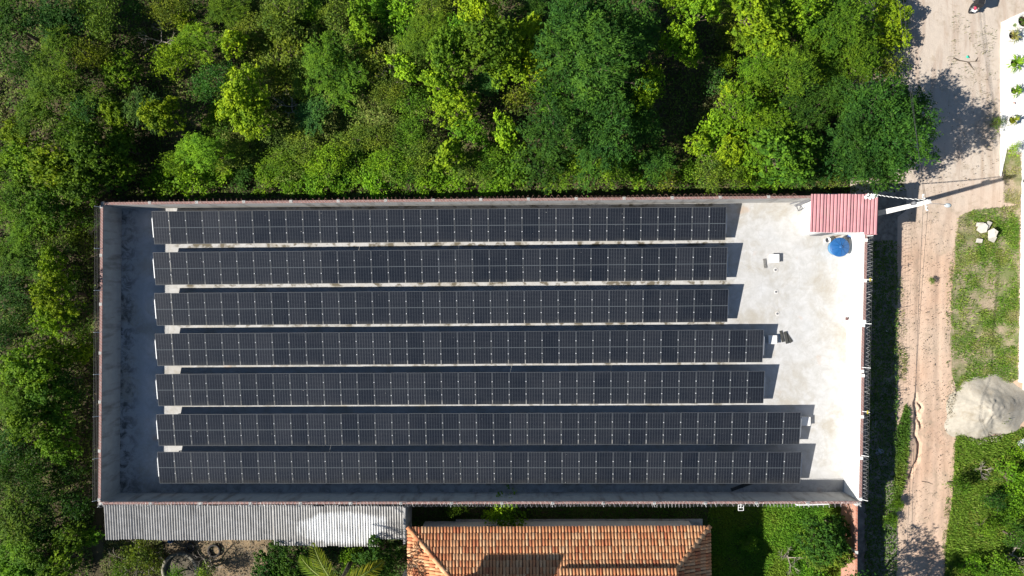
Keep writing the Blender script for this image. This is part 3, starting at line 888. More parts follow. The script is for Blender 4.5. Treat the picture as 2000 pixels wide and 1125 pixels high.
m.box((a + b) / 2 + Vector((.3, -.1, .72)), ((b - a).length - .2, .1, .05), math.atan2(b.y - a.y, b.x - a.x))
tag(m.build('concrete_step', PLASTER_PALE), 'pale concrete step at the end of the boundary wall', 'step')
m = MB(); a = P(1984, 860, GZ); b = P(2012, 905, GZ)
m.bbox((a + b) / 2 + Vector((.25, .1, .15)), ((b - a).length, .8, .3), .03, math.atan2(b.y - a.y, b.x - a.x))
m.box((a + b) / 2 + Vector((.25, .1, .31)), ((b - a).length - .3, .5, .03), math.atan2(b.y - a.y, b.x - a.x))
tag(m.build('concrete_slab', PLASTER_WHITE), 'slanting white slab at the verge below the sand heap', 'slab')

PLANTER = simple('planter_concrete', (.55, .53, .49), .9, .15, 4)
DARKSOIL = simple('planting_soil', (.06, .045, .03), .95, .3, 8)
def rosette(n, ln, w, seed, upmin=.15, upmax=1.2):
    r = np.random.default_rng(seed)
    V = []; T = []
    for i in range(n):
        a = r.uniform(0, 2 * np.pi); el = r.uniform(upmin, upmax); L = ln * r.uniform(.7, 1.1)
        d = np.array([np.cos(a) * np.cos(el), np.sin(a) * np.cos(el), np.sin(el)])
        s = np.array([-np.sin(a), np.cos(a), 0])
        p0 = np.zeros(3); segs = 3; t = r.uniform(0, 1)
        pts = [np.zeros(3)]
        dd = d.copy()
        for k in range(segs):
            dd = dd - np.array([0, 0, .22 * (k + .5)]); dd /= np.linalg.norm(dd)
            pts.append(pts[-1] + dd * L / segs)
        ws = [w * .6, w, w * .75, .004]
        for k in range(segs):
            V.append([pts[k] - s * ws[k], pts[k] + s * ws[k], pts[k + 1] + s * ws[k + 1], pts[k + 1] - s * ws[k + 1]]); T.append(t)
    return np.array(V), np.array(T)
ros = [quads_mesh('leaves', *(lambda vt: (vt[0], LEAF, vt[1]))(rosette(46, 1.0, .05, 3 + k, .1, 1.3))) for k in range(3)]
plants = [(1972, 73, .30, 1, (.34, .33, .16), .75, 'round planter with a wilted pale plant by the pavement corner', 0.0),
          (1974, 127, .26, 0, (.20, .34, .03), 1.0, 'round planter with the largest bright green rosette', 0.3),
          (1974, 180, .24, 2, (.22, .36, .04), .75, 'round planter with green rosette between two others on the pavement', .3),
          (1971, 237, .26, 1, (.24, .28, .04), .62, 'round planter with small yellowish rosette in the pavement', .2),
          (1993, 45, .40, 2, (.10, .18, .03), .9, 'round planter with a dark green plant at the photo edge', .2)]
for (px, py, r, k, c, sc, lab, up) in plants:
    b0 = P(px, py, GZ + .14)
    o = empty('planter', (b0.x, b0.y, GZ + .14), 0, lab, 'planter', 'round planters on the white pavement')
    m = MB(); m.lathe([(r * 1.12, 0), (r * 1.25, .34), (r * 1.25, .40), (r, .40), (r * .92, .16), (.001, .16)], 24, close=False); m.build('pot', PLANTER, o, True)
    m = MB(); m.lathe([(r * .95, .2), (.001, .22)], 18, close=False); m.build('soil', DARKSOIL, o)
    pl = link('plant', ros[k], o, (.12, 0, .25), (0, 0, px), (sc * .8, sc * .8, sc))
    pl.color = (*c, 1)
# weedy bed below the planters
# sand heap
def heap():
    c = P(1915, 797, GZ); n, m_ = 28, 64
    vs = [(c.x, c.y, 0)]; vs = []
    R0 = 2.55
    V = []; Fs = []
    for i in range(n + 1):
        t = i / n
        for k in range(m_):
            a = 2 * math.pi * k / m_
            R = R0 * (1 + .06 * mnoise.noise(Vector((math.cos(a) * 3, math.sin(a) * 3, 2))) * 2 + .10 * math.sin(2 * a + .6) + .07 * math.sin(3 * a + 2) + .04 * math.sin(7 * a))
            if math.cos(a) > 0: R *= 1 + .25 * math.cos(a)
            x = R * t * math.cos(a); y = R * t * math.sin(a)
            z = 1.35 * max(0, 1 - t) ** 1.12 * (1 - .12 * math.exp(-(t / .15) ** 2)) * (1 + .12 * t * math.sin(3 * a + 4 * t)) - .02
            ridge = abs(x - .25 + .15 * math.sin(y * 2))
            z += .06 * math.exp(-(ridge / .3) ** 2) * (1 - t)
            nn = mnoise.noise(Vector((x * 1.1 + 5, y * 1.1, 0))) * .07 + mnoise.noise(Vector((x * 5, y * 5, 3))) * .07 + abs(mnoise.noise(Vector((x * 2.3, y * 2.3, 8)))) * -.12
            z += nn * (1 - t * t)
            V.append((c.x + x, c.y + y, GZ + max(z, -.04 if t > .98 else .0)))
    for i in range(n):
        for k in range(m_):
            k2 = (k + 1) % m_
            Fs.append((i * m_ + k, (i + 1) * m_ + k, (i + 1) * m_ + k2, i * m_ + k2))
    me = bpy.data.meshes.new('sand_heap'); me.from_pydata(V, [], Fs)
    me.materials.append(simple('pale_sand', (.38, .345, .285), .95, .14, 5, stain=(.29, .25, .19), stain_scale=1.6, stain_lo=.48, stain_hi=.70, bmp=.4))
    me.polygons.foreach_set('use_smooth', [True] * len(me.polygons))
    tag(link('sand_heap', me), 'large rounded heap of pale sand beside the road', 'sand heap')
heap()
# broken slabs
SLABM = simple('broken_concrete', (.50, .47, .41), .9, .15, 4)
SL = [(1916.5, 446, [(-.45, -.2), (-.1, -.42), (.28, -.3), (.35, .2), (.1, .42), (-.3, .3)], .12, .1, 'largest broken slab of the rubble in the grass'),
      (1925, 440, [(-.2, -.35), (.15, -.3), (.4, .3), (.05, .35)], .05, -.1, 'narrow wedge of broken slab on the rubble'),
      (1934, 456, [(-.3, -.4), (.25, -.3), (.42, .1), (.1, .42), (-.28, .25)], .16, .2, 'thick broken slab on the rubble, closest to the boundary wall'),
      (1936, 466, [(-.3, -.2), (.2, -.28), (.35, .2), (-.1, .25)], .02, -.1, 'low broken slab under the thick one'),
      (1911, 470, [(-.25, -.15), (.2, -.2), (.28, .1), (-.15, .18)], .0, 0, 'small broken slab half sunk in the grass'),
      (1912, 438, [(-.25, -.2), (.2, -.12), (.3, .15), (-.2, .12)], .0, .1, 'brownish slab chip above the rubble')]
for (px, py, pl, dz, tl, lab) in SL:
    c = P(px, py, GZ + .2)
    m = MB(); m.prism([(x * .85, y * .85) for (x, y) in pl], 0, .10)
    o = m.build('broken_slab', SLABM, None, loc=(c.x, c.y, GZ + .22 + dz), rot=(tl * .8, -tl, random.uniform(-.3, .3)))
    tag(o, lab, 'rubble', 'broken slabs in the verge')
# litter and branch on the road
def scrap(px, py, s, mat, label, z=None, cat='litter'):
    c = P(px, py, GZ + .05); m = MB(); r = random.Random(px)
    n = 7
    ring = [(s * r.uniform(.5, 1) * math.cos(2 * math.pi * k / n), s * r.uniform(.4, .9) * math.sin(2 * math.pi * k / n), r.uniform(0, .05)) for k in range(n)]
    m.add([(0, 0, .09)] + ring + [(x * .8, y * .8, -.02) for (x, y, z_) in ring], [(0, 1 + k, 1 + (k + 1) % n) for k in range(n)] + [(1 + k, 1 + n + k, 1 + n + (k + 1) % n, 1 + (k + 1) % n) for k in range(n)])
    return tag(m.build('litter', mat, None, loc=(c.x, c.y, GZ + .06)), label, cat, 'scraps of litter by the road')
TEAL = simple('teal_plastic', (.03, .42, .30), .5)
scrap(1889.5, 112, .16, TEAL, 'teal plastic scrap on the road near a fallen branch')
scrap(1732, 646, .18, WHITEPAINT, 'white plastic scrap in the shade of the road wall')
scrap(1717, 882, .42, simple('grey_sack', (.30, .30, .34), .8), 'large pale sack dumped in the shade beside the wall')
scrap(1732, 888, .2, simple('grey_rag', (.26, .25, .25), .8), 'small pale rag beside the dumped sack')
scrap(1978, 202, .14, simple('pink_paper', (.60, .35, .32), .8), 'faded pink scrap lying on the white pavement').location.z = GZ + .16
def twig(px0, py0, segs, r, label, mat=DEADWOOD):
    m = MB()
    for (pp) in segs: m.tube([P(x, y, GZ + z) for (x, y, z) in pp], [r * (1 - .7 * i / (len(pp) - 1)) for i in range(len(pp))], 5)
    return tag(m.build('fallen_branch', mat), label, 'branch', 'fallen branches')
twig(1862, 113, [[(1862, 113, .05), (1872, 118, .08), (1890, 121, .08), (1914, 119, .06)], [(1890, 121, .08), (1897, 130, .05), (1903, 137, .04)], [(1905, 120, .07), (1910, 112, .05)]], .045, 'brown branch fallen across the sandy road', BARK)
twig(1735, 868, [[(1739, 868, .05), (1740, 895, .08), (1736, 905, .05)]], .05, 'grey stick in the shaded ditch beside the dumped sack')
twig(1710, 750, [[(1712, 752, .05), (1710, 765, .08), (1708, 778, .05)]], .05, 'grey stick in the deep shade beside the road wall')
twig(1920, 990, [[(1800, 940, .03), (1812, 942, .05), (1822, 946, .04)]], .03, 'thin twig lying on the pale road', BARK)

# motorcycle at the top of the road
def motorcycle():
    base = P(1899.5, 14, GZ + .4); base.z = GZ + .02
    o = empty('motorcycle', base, math.radians(-17), 'red motorcycle parked on the road, cut by the top of the photo', 'motorcycle')
    o.scale = (1.2, 1.2, 1.2)
    RED = simple('red_paint', (.50, .03, .08), .35, .1, 3); BLK = simple('black_rubber', (.02, .02, .022), .7, .2, 6); GREYM = simple('engine_grey', (.22, .22, .23), .5)
    # local: +y is forward (up the picture)
    def wheel(y):
        w = MB(); R, r = .28, .05
        vs = []; fs = []; n, k_ = 24, 8
        for i in range(n):
            a = 2 * math.pi * i / n
            for j in range(k_):
                b = 2 * math.pi * j / k_
                rr_ = R + r * math.cos(b)
                vs.append((r * math.sin(b), y + rr_ * math.cos(a), .33 + rr_ * math.sin(a)))
        for i in range(n):
            for j in range(k_):
                fs.append((i * k_ + j, i * k_ + (j + 1) % k_, ((i + 1) % n) * k_ + (j + 1) % k_, ((i + 1) % n) * k_ + j))
        w.add(vs, fs); wo = w.build('wheel', BLK, o, True)
        s = MB()
        for i in range(5):
            a = 2 * math.pi * i / 5
            s.tube([(0, y, .33), (0, y + .26 * math.cos(a), .33 + .26 * math.sin(a))], .018, 5)
        s.build('rim', GREYM, wo)
    wheel(-.05); wheel(1.22)
    m = MB(); m.tube([(0, -.05, .33), (0, .4, .42), (0, .8, .55), (0, 1.0, .85)], [.05, .07, .06, .05], 8); m.build('chassis', BLK, o, True)
    m = MB(); m.tube([(0, .35, .40), (0, .75, .42)], [.15, .14], 10); m.build('engine', GREYM, o, True)
    m = MB(); m.tube([(0, .58, .78), (0, .70, .84), (0, .9, .86), (0, 1.02, .80)], [.08, .15, .15, .07], 10); m.build('fuel_tank', RED, o, True)
    m = MB(); m.tube([(0, -.18, .80), (0, 0, .78), (0, .3, .76), (0, .6, .79)], [.06, .12, .13, .09], 10); m.v = [(x * 1.1, y, .77 + (z - .77) * .55) for (x, y, z) in m.v]; m.build('seat', BLK, o, True)
    m = MB(); m.tube([(-.36, .92, 1.02), (-.2, 1.0, 1.04), (0, 1.03, 1.0), (.2, 1.0, 1.04), (.36, .92, 1.02)], .018, 6); m.build('handlebar', GREYM, o)
    m = MB(); m.tube([(0, 1.03, 1.0), (0, 1.22, .33)], .035, 6); m.build('fork', GREYM, o)
    m = MB(); m.tube([(0, -.30, .60), (0, -.2, .66), (0, .02, .70)], [.05, .08, .09], 8); m.build('rear_fender', RED, o, True)
    m = MB(); m.box((0, -.33, .60), (.24, .14, .02), rot=Matrix.Rotation(.5, 3, 'X')); m.build('plate', WHITEPAINT, o)
    m = MB(); m.bbox((0, .0, .98), (.42, .40, .34), .05); m.build('top_case', BLK, o)
    m = MB(); m.tube([(.16, .1, .35), (.16, -.28, .42)], .045, 8); m.build('exhaust', GREYM, o, True)
    m = MB(); m.tube([(0, 1.1, .92), (0, 1.2, .92)], [.09, .07], 10); m.build('headlight', WHITEPAINT, o, True)
motorcycle()

# ------------------------------------------------------------------ house with clay roof
def clay_mat(name, attr):
    m, nt, b = new_mat(name)
    if attr:
        at = N(nt, 'ShaderNodeAttribute'); at.attribute_name = 'tint'; f = at.outputs['Fac']
    else:
        f = N(nt, 'ShaderNodeObjectInfo').outputs['Random']
    cr = N(nt, 'ShaderNodeValToRGB'); nt.links.new(f, cr.inputs[0])
    e = cr.color_ramp.elements
    e[0].position = 0; e[0].color = (.44, .145, .07, 1)
    e[1].position = 1; e[1].color = (.60, .37, .21, 1)
    for p, c in ((.25, (.52, .22, .10, 1)), (.5, (.55, .26, .125, 1)), (.78, (.58, .31, .16, 1))):
        x = cr.color_ramp.elements.new(p); x.color = c
    nz = tex_noise(nt, 6.0, 4, .6)
    o = mixc(nt, math_n(nt, 'MULTIPLY', ramp(nt, nz, .5, .75), .4), cr.outputs[0], (.25, .14, .09))
    nt.links.new(o, b.inputs['Base Color']); b.inputs['Roughness'].default_value = .85
    b.inputs['Specular IOR Level'].default_value = .25
    return m
CLAY = clay_mat('clay_tile', False); CLAYF = clay_mat('clay_tile_field', True)
PANT = simple('clay_channel', (.22, .10, .06), .9, .3, 5)
ZE = 2.9; SL_ = .40
hA = P(797, 1030, ZE); hB = P(1386, 1027.5, ZE)
hd_ = hA - hB; HWID = Vector((hd_.x, hd_.y, 0)).length
hang = math.atan2(hd_.y, hd_.x)
house = empty('house', (hB.x, hB.y, GZ), hang, 'house with orange clay tile hip roof beside the razor-wire wall', 'house')
HD = 11.0; PIT = math.atan(SL_)
z0 = ZE - GZ
mb = MB(); mb.box((HWID / 2, HD / 2, (z0 + .1) / 2), (HWID - 1.3, HD - 1.3, z0 + .1)); mb.build('wall', PLASTER_WHITE, house)
mb = MB(); rdg = HD / 2
mb.add([(0, 0, z0 - .05), (HWID, 0, z0 - .05), (HWID, HD, z0 - .05), (0, HD, z0 - .05), (rdg, rdg, z0 - .05 + SL_ * rdg), (HWID - rdg, rdg, z0 - .05 + SL_ * rdg)],
       [(0, 1, 5, 4), (1, 2, 5), (2, 3, 4, 5), (3, 0, 4), (0, 3, 2, 1)])
roof = mb.build('roof', PANT, house)
def tile_geo(W=.20, L=.46, seg=6, rise=.085, taper=.80):
    vs = []; fs = []
    for (y, w) in ((0, W), (L, W * taper)):
        for k in range(seg + 1):
            a = math.pi * k / seg
            vs.append((-w / 2 * math.cos(a), y, rise * math.sin(a) * (1.0 if y == 0 else .86) + (0.022 if y == 0 else -.004)))
    n = seg + 1
    for k in range(seg): fs.append((k, k + 1, n + k + 1, n + k))
    # thickness lip at the lower end
    for k in range(n):
        a = math.pi * k / seg
        vs.append((-(W / 2 - .018) * math.cos(a), 0.0, max(.0, rise - .018) * math.sin(a) + .022))
    for k in range(seg): fs.append((k + 1, k, 2 * n + k, 2 * n + k + 1))
    return vs, fs
TV, TF = tile_geo()
tm = MB(); tm.add(TV, TF); TILE_ME = tm.mesh('roof_tile', CLAY, True)
cw = HWID / round(HWID / .215); rp = .385
cand = []
for j in range(int(rdg / rp) + 1):
    y = j * rp - .03
    for i in range(int(round(HWID / cw))):
        x = (i + .5) * cw
        yc = y + rp * .5
        if yc <= min(x, HWID - x) + .05: cand.append((x, y, z0 + SL_ * y, 0.0))
nside = int(HD / cw)
for side in (0, 1):
    for j in range(int(rdg / rp) + 1):
        d = j * rp - .03
        for i in range(nside):
            t = (i + .5) * cw
            if d + rp * .5 <= min(t, HD - t) + .02:
                cand.append((d, t, z0 + SL_ * d, -math.pi / 2) if side == 0 else (HWID - d, t, z0 + SL_ * d, math.pi / 2))
rt = random.Random(2)
inv = []
for q in cand:
    w = house.matrix_world
    inv.append(q)
front = [q for q in inv if q[3] == 0.0]
indiv = set(id(q) for q in front[:300])
bigV = []; bigT = []
TVn = np.array(TV); tri = []
fieldv = MB(); tints = []
for q in inv:
    (x, y, z, rz) = q
    jit = (rt.uniform(-.012, .012), rt.uniform(-.02, .02), rt.uniform(-.004, .008)); jz = rt.uniform(-.035, .035)
    rot = (PIT, 0, rz + jz)
    if id(q) in indiv:
        # order Z after X
        o = link('roof_tile', TILE_ME, roof, (x + jit[0], y + jit[1], z + jit[2]), rot)
    else:
        R = Euler(rot, 'XYZ').to_matrix()
        vs = [R @ Vector(v) + Vector((x + jit[0], y + jit[1], z + jit[2])) for v in TV]
        fieldv.add(vs, TF); tints += [rt.random()] * len(TF)
def field(m, name, parent, t):
    me = m.mesh(name, CLAYF, True)
    a = me.attributes.new('tint', 'FLOAT', 'FACE'); a.data.foreach_set('value', t)
    return tag(link(name, me, parent), kind='stuff')
field(fieldv, 'tile_field', roof, tints)
# hip tiles
HT_V, HT_F = tile_geo(.30, .46, 8, .13, .82)
hm = MB(); hm.add(HT_V, HT_F); HIP_ME = hm.mesh('hip_tile', CLAY, True)
hl = math.sqrt(2)
for side in (0, 1):
    n = int(rdg * hl / .36)
    for k in range(n):
        t = k * .36 / hl - .02
        x = t if side == 0 else HWID - t
        link('hip_tile', HIP_ME, roof, (x, t, z0 + SL_ * t + .05), (math.atan(SL_ / hl), 0, -math.pi / 4 if side == 0 else math.pi / 4))
# raised roof over the middle of the house
def loc_of(px, py, z):
    w = P(px, py, z); v = Matrix.Rotation(-hang, 3, 'Z') @ (w - Vector((hB.x, hB.y, 0)))
    return v
zu = 4.15
u0 = loc_of(1323, 1111, zu); u1 = loc_of(1088, 1111, zu)
ux0, ux1, uy = u0.x, u1.x, u0.y
mb = MB(); mb.box(((ux0 + ux1) / 2, uy + 2.4, (zu - GZ) / 2 + .02), (ux1 - ux0 - .7, 3.9, zu - GZ)); mb.build('upper_wall', PLASTER_WHITE, house)
mb = MB(); zl = zu - GZ
mb.add([(ux0, uy, zl - .05), (ux1, uy, zl - .05), (ux1, uy + 4.8, zl - .05), (ux0, uy + 4.8, zl - .05), (ux0, uy + 2.4, zl + .9), (ux1, uy + 2.4, zl + .9)],
       [(0, 1, 5, 4), (3, 4, 5, 2), (1, 2, 5), (0, 4, 3), (0, 3, 2, 1)])
upper = mb.build('upper_roof', PANT, house)
fm = MB(); ft = []
for j in range(7):
    y = j * rp - .04
    for i in range(int((ux1 - ux0) / cw)):
        x = ux0 + (i + .5) * cw
        R = Euler((PIT, 0, rt.uniform(-.03, .03)), 'XYZ').to_matrix()
        if y < 2.3:
            fm.add([R @ Vector(v) + Vector((x, uy + y, zl + SL_ * y)) for v in TV], TF); ft += [rt.random()] * len(TF)
field(fm, 'upper_tile_field', upper, ft)
# water tower behind, out of the picture, whose shadow lies on the roof
sdir = Vector((math.cos(SUN_AZ), math.sin(SUN_AZ), 0)) / math.tan(SUN_EL)
zs = ZE + SL_ * 1.6
t0 = P(960, 1081, zs); t1 = P(1105, 1081, zs)
hh = 4.7
ta = t0 - sdir * hh; tb = t1 - sdir * hh
tw = Matrix.Rotation(-hang, 3, 'Z') @ (ta - Vector((hB.x, hB.y, 0))); tv = Matrix.Rotation(-hang, 3, 'Z') @ (tb - Vector((hB.x, hB.y, 0)))
mb = MB(); zt = zs + hh - GZ
mb.box(((tw.x + tv.x) / 2, tw.y + 2.2, zt - .12), (abs(tw.x - tv.x), 4.4, .24)); mb.build('flat_roof', PLASTER_PALE, house)
mb = MB(); mb.box(((tw.x + tv.x) / 2, tw.y + 2.3, (zt - .25) / 2), (abs(tw.x - tv.x) - .5, 3.2, zt - .26)); mb.build('tower_wall', PLASTER_WHITE, house)
# apron beside the house
a0 = P(890, 1020, GZ + .1); a1 = P(1372, 1019, GZ + .1)
mb = MB(); mb.bbox(((a0 + a1) / 2) + Vector((0, -.35, .0)), ((a1 - a0).length, 1.1, .12), .02, math.atan2(a1.y - a0.y, a1.x - a0.x))
tag(mb.build('house_apron', PLASTER_GREY), kind='structure')
# garden wall of bare brick running away from the yard corner
g0 = Vector((c_br.x + .02, c_br.y - TH - .03, GZ)); g1 = P(1672, 1250, 1.9); g1.z = GZ
gw = empty('garden_wall', g0, math.atan2(g1.y - g0.y, g1.x - g0.x), 'bare orange brick garden wall running from the yard corner', 'wall')
Lg = (g1 - g0).length
mb = MB(); mb.box((Lg / 2, 0.02, 1.12), (Lg, .13, 2.24)); mb.build('brickwork', BRICK, gw)
for i in range(5):
    mb = MB(); mb.bbox((.12 + i * 3.2, .02, 1.15), (.2, .17, 2.32), .01); mb.build('pilaster', PLASTER_PALE, gw)
# white frame and pipe on the wall
fr = empty('wall_bracket', P(1447, 991, 1.7), 0, 'white square metal bracket fixed outside the razor-wire wall', 'bracket')
fo = fr.location
m = MB()
for (a, b) in (((1442, 986), (1452, 986)), ((1442, 997), (1452, 997)), ((1442, 986), (1442, 997)), ((1452, 986), (1452, 997)), ((1442, 991.5), (1452, 991.5))):
    m.tube([P(*a, 1.7) - fo, P(*b, 1.7) - fo], .022, 4)
m.build('frame', WHITEPAINT, fr)
m = MB(); m.tube([P(1447, 981, 2.2) - fo, P(1447, 992, 1.72) - fo], .028, 4); m.build('arm', WHITEPAINT, fr)
m = MB(); m.tube([P(1557, 986, 1.9), P(1588, 985.3, 1.9), P(1619, 984.3, 1.9)], .05, 8)
m.tube([P(1557, 986, 1.9), P(1557, 986, 1.9) - UPZ * .3], .05, 8)
tag(m.build('white_pipe', WHITEPAINT), 'white pipe along the outside of the razor-wire wall', 'pipe')

# ------------------------------------------------------------------ shed with corrugated grey roof
def shed_mat():
    m, nt, b = new_mat('fibre_cement')
    big = tex_noise(nt, .55, 5, .6, dist=.8); mid = tex_noise(nt, 2.6, 6, .65); st = tex_noise(nt, 2.0, 4, .6, stretch=(3, .3, 1))
    oi = N(nt, 'ShaderNodeObjectInfo')
    c = mixc(nt, ramp(nt, mid, .3, .7), (.26, .25, .235), (.42, .41, .395))
    c = mixc(nt, math_n(nt, 'MULTIPLY', ramp(nt, st, .52, .7), .6), c, (.15, .145, .135))
    c = mixc(nt, math_n(nt, 'MULTIPLY', oi.outputs['Random'], .25), c, (.5, .48, .44))
    # ragged white patch on the road-side end of the roof
    pos = N(nt, 'ShaderNodeNewGeometry').outputs['Position']; sep = N(nt, 'ShaderNodeSeparateXYZ'); nt.links.new(pos, sep.inputs[0])
    cx, cy = P(672, 1032, 2.0).x, P(672, 1032, 2.0).y
    ex = math_n(nt, 'POWER', math_n(nt, 'DIVIDE', math_n(nt, 'SUBTRACT', sep.outputs[0], cx), 2.6), 2.0)
    ey = math_n(nt, 'POWER', math_n(nt, 'DIVIDE', math_n(nt, 'SUBTRACT', sep.outputs[1], cy), 1.0), 2.0)
    r = math_n(nt, 'SUBTRACT', math_n(nt, 'ADD', ex, ey), math_n(nt, 'ADD', math_n(nt, 'MULTIPLY', big, 2.2), math_n(nt, 'MULTIPLY', mid, .8)))
    c = mixc(nt, math_n(nt, 'MULTIPLY', ramp(nt, r, .1, -.5), math_n(nt, 'SUBTRACT', 1.0, math_n(nt, 'MULTIPLY', ramp(nt, st, .48, .66), .65))), c, (.68, .68, .67))
    nt.links.new(c, b.inputs['Base Color']); b.inputs['Roughness'].default_value = .85
    return m
FIBRE = shed_mat()
shed = empty('shed', P(480, 1020, GZ), 0, 'long lean-to shed with grey corrugated roof against the wall', 'shed')
so = shed.location
sheetA = corr_mesh('roof_sheet', FIBRE, .93, 2.44, .1775, .040, 8)
sheetB = corr_mesh('roof_sheet_long', FIBRE, .93, 2.82, .1775, .040, 8)
sheetC = corr_mesh('roof_sheet_short', FIBRE, .93, 2.28, .1775, .040, 8)
rs = random.Random(8)
xa = P(203, 981, 2.15); xb = P(533, 981, 2.15); xc = P(787, 981, 2.15)
ytop = c_bl.y - TH - .04
def lay(x0, x1, me, L, zt, slope_):
    n = max(1, round((x1 - x0) / .888)); w = (x1 - x0) / n
    for i in range(n):
        o = link('roof_sheet', me if not (me is sheetB and x0 + i * w > P(712, 1040, 2).x) else sheetC, shed, None, None)
        LL = L if o.data is me else 2.28
        jy = rs.uniform(-.04, .04)
        o.scale = (w / .888, 1, 1)
        o.location = Vector((x0 + i * w, ytop + jy - LL * math.cos(slope_), zt - LL * math.sin(slope_) + .010 * (i % 2) + rs.uniform(0, .006))) - so
        o.rotation_euler = (slope_, 0, rs.uniform(-.004, .004))
lay(xa.x, xb.x - .05, sheetA, 2.44, 2.16, .10)
lay(xb.x + .02, xc.x, sheetB, 2.82, 2.22, .11)
for i in range(7):
    x = xa.x + .3 + (xc.x - xa.x - .6) * i / 6
    mb = MB(); mb.tube([Vector((x, ytop - 2.15, GZ)) - so, Vector((x + rs.uniform(-.05, .05), ytop - 2.15, 1.80)) - so], .07, 7); mb.build('post', DEADWOOD, shed)
mb = MB(); mb.box(Vector(((xa.x + xc.x) / 2, ytop - 2.15, 1.78)) - so, (xc.x - xa.x - .2, .08, .10)); mb.build('beam', DEADWOOD, shed)
mb = MB(); a = P(785, 984, 2.0); mb.box(Vector((xc.x + .14, ytop - 1.25, 1.0)) - so, (.14, 2.4, 2.9)); mb.build('end_wall', PLASTER_GREY, shed)

# back yard of the shed
YARD = simple('packed_earth', (.27, .195, .115), .95, .35, 2.2, stain=(.13, .10, .065), stain_scale=1.3, stain_lo=.42, stain_hi=.62, bmp=.4)
mb = MB(); pv = [P(x, y, GZ) for (x, y) in ((312, 1030), (330, 1090), (318, 1180), (545, 1180), (535, 1110), (520, 1070), (548, 1030))]
mb.prism([(p.x, p.y) for p in reversed(pv)], GZ - .03, GZ + .006)
tag(mb.build('back_yard', YARD), kind='structure')
RUBBER = simple('old_tyre', (.045, .042, .04), .9, .3, 6)
def tyre(px, py, R, r, label, tilt=(0, 0)):
    m = MB(); n, k_ = 28, 10; vs = []; fs = []
    for i in range(n):
        a = 2 * math.pi * i / n
        for j in range(k_):
            b = 2 * math.pi * j / k_
            q = R + r * math.cos(b) * .8
            vs.append((q * math.cos(a), q * math.sin(a), r + r * math.sin(b)))
    for i in range(n):
        for j in range(k_):
            fs.append((i * k_ + j, ((i + 1) % n) * k_ + j, ((i + 1) % n) * k_ + (j + 1) % k_, i * k_ + (j + 1) % k_))
    m.add(vs, fs); c = P(px, py, GZ + .15)
    o = m.build('tyre', RUBBER, None, True, loc=(c.x, c.y, GZ + .01), rot=(tilt[0], tilt[1], 0))
    tag(o, label, 'tyre', 'old tyres in the back yard')
tyre(371, 1069, .27, .09, 'small old tyre lying by the blue bucket in the yard')
tyre(418, 1076, .40, .10, 'large old tyre lying flat on the bare earth yard')
tyre(386, 1091, .19, .08, 'smallest old tyre beside the round concrete basin', (.3, .3))
bucket(327.5, 1060, .17, .30, simple('blue_bucket', (.10, .26, .52), .5), 'bucket', 'blue bucket standing by the edge of the grey shed roof', 'bucket')
bc = P(352, 1112, GZ + .3)
bas = empty('water_basin', (bc.x, bc.y, GZ), 0, 'round concrete basin rim beneath the bare branches', 'basin')
m = MB(); m.lathe([(1.28, 0), (1.30, .42), (1.10, .45), (1.06, .1), (.001, .08)], 36, close=False)
m.v = [(x, y * .95, z) for (x, y, z) in m.v]
m.build('rim', simple('basin_concrete', (.27, .25, .20), .9, .4, 2.5, stain=(.10, .09, .07), stain_scale=1.6, stain_lo=.45, stain_hi=.6), bas, True)
m = MB(); m.lathe([(1.07, .2), (.001, .21)], 30, close=False); m.build('fill', simple('basin_fill', (.10, .085, .06), .9, .4, 4), bas)

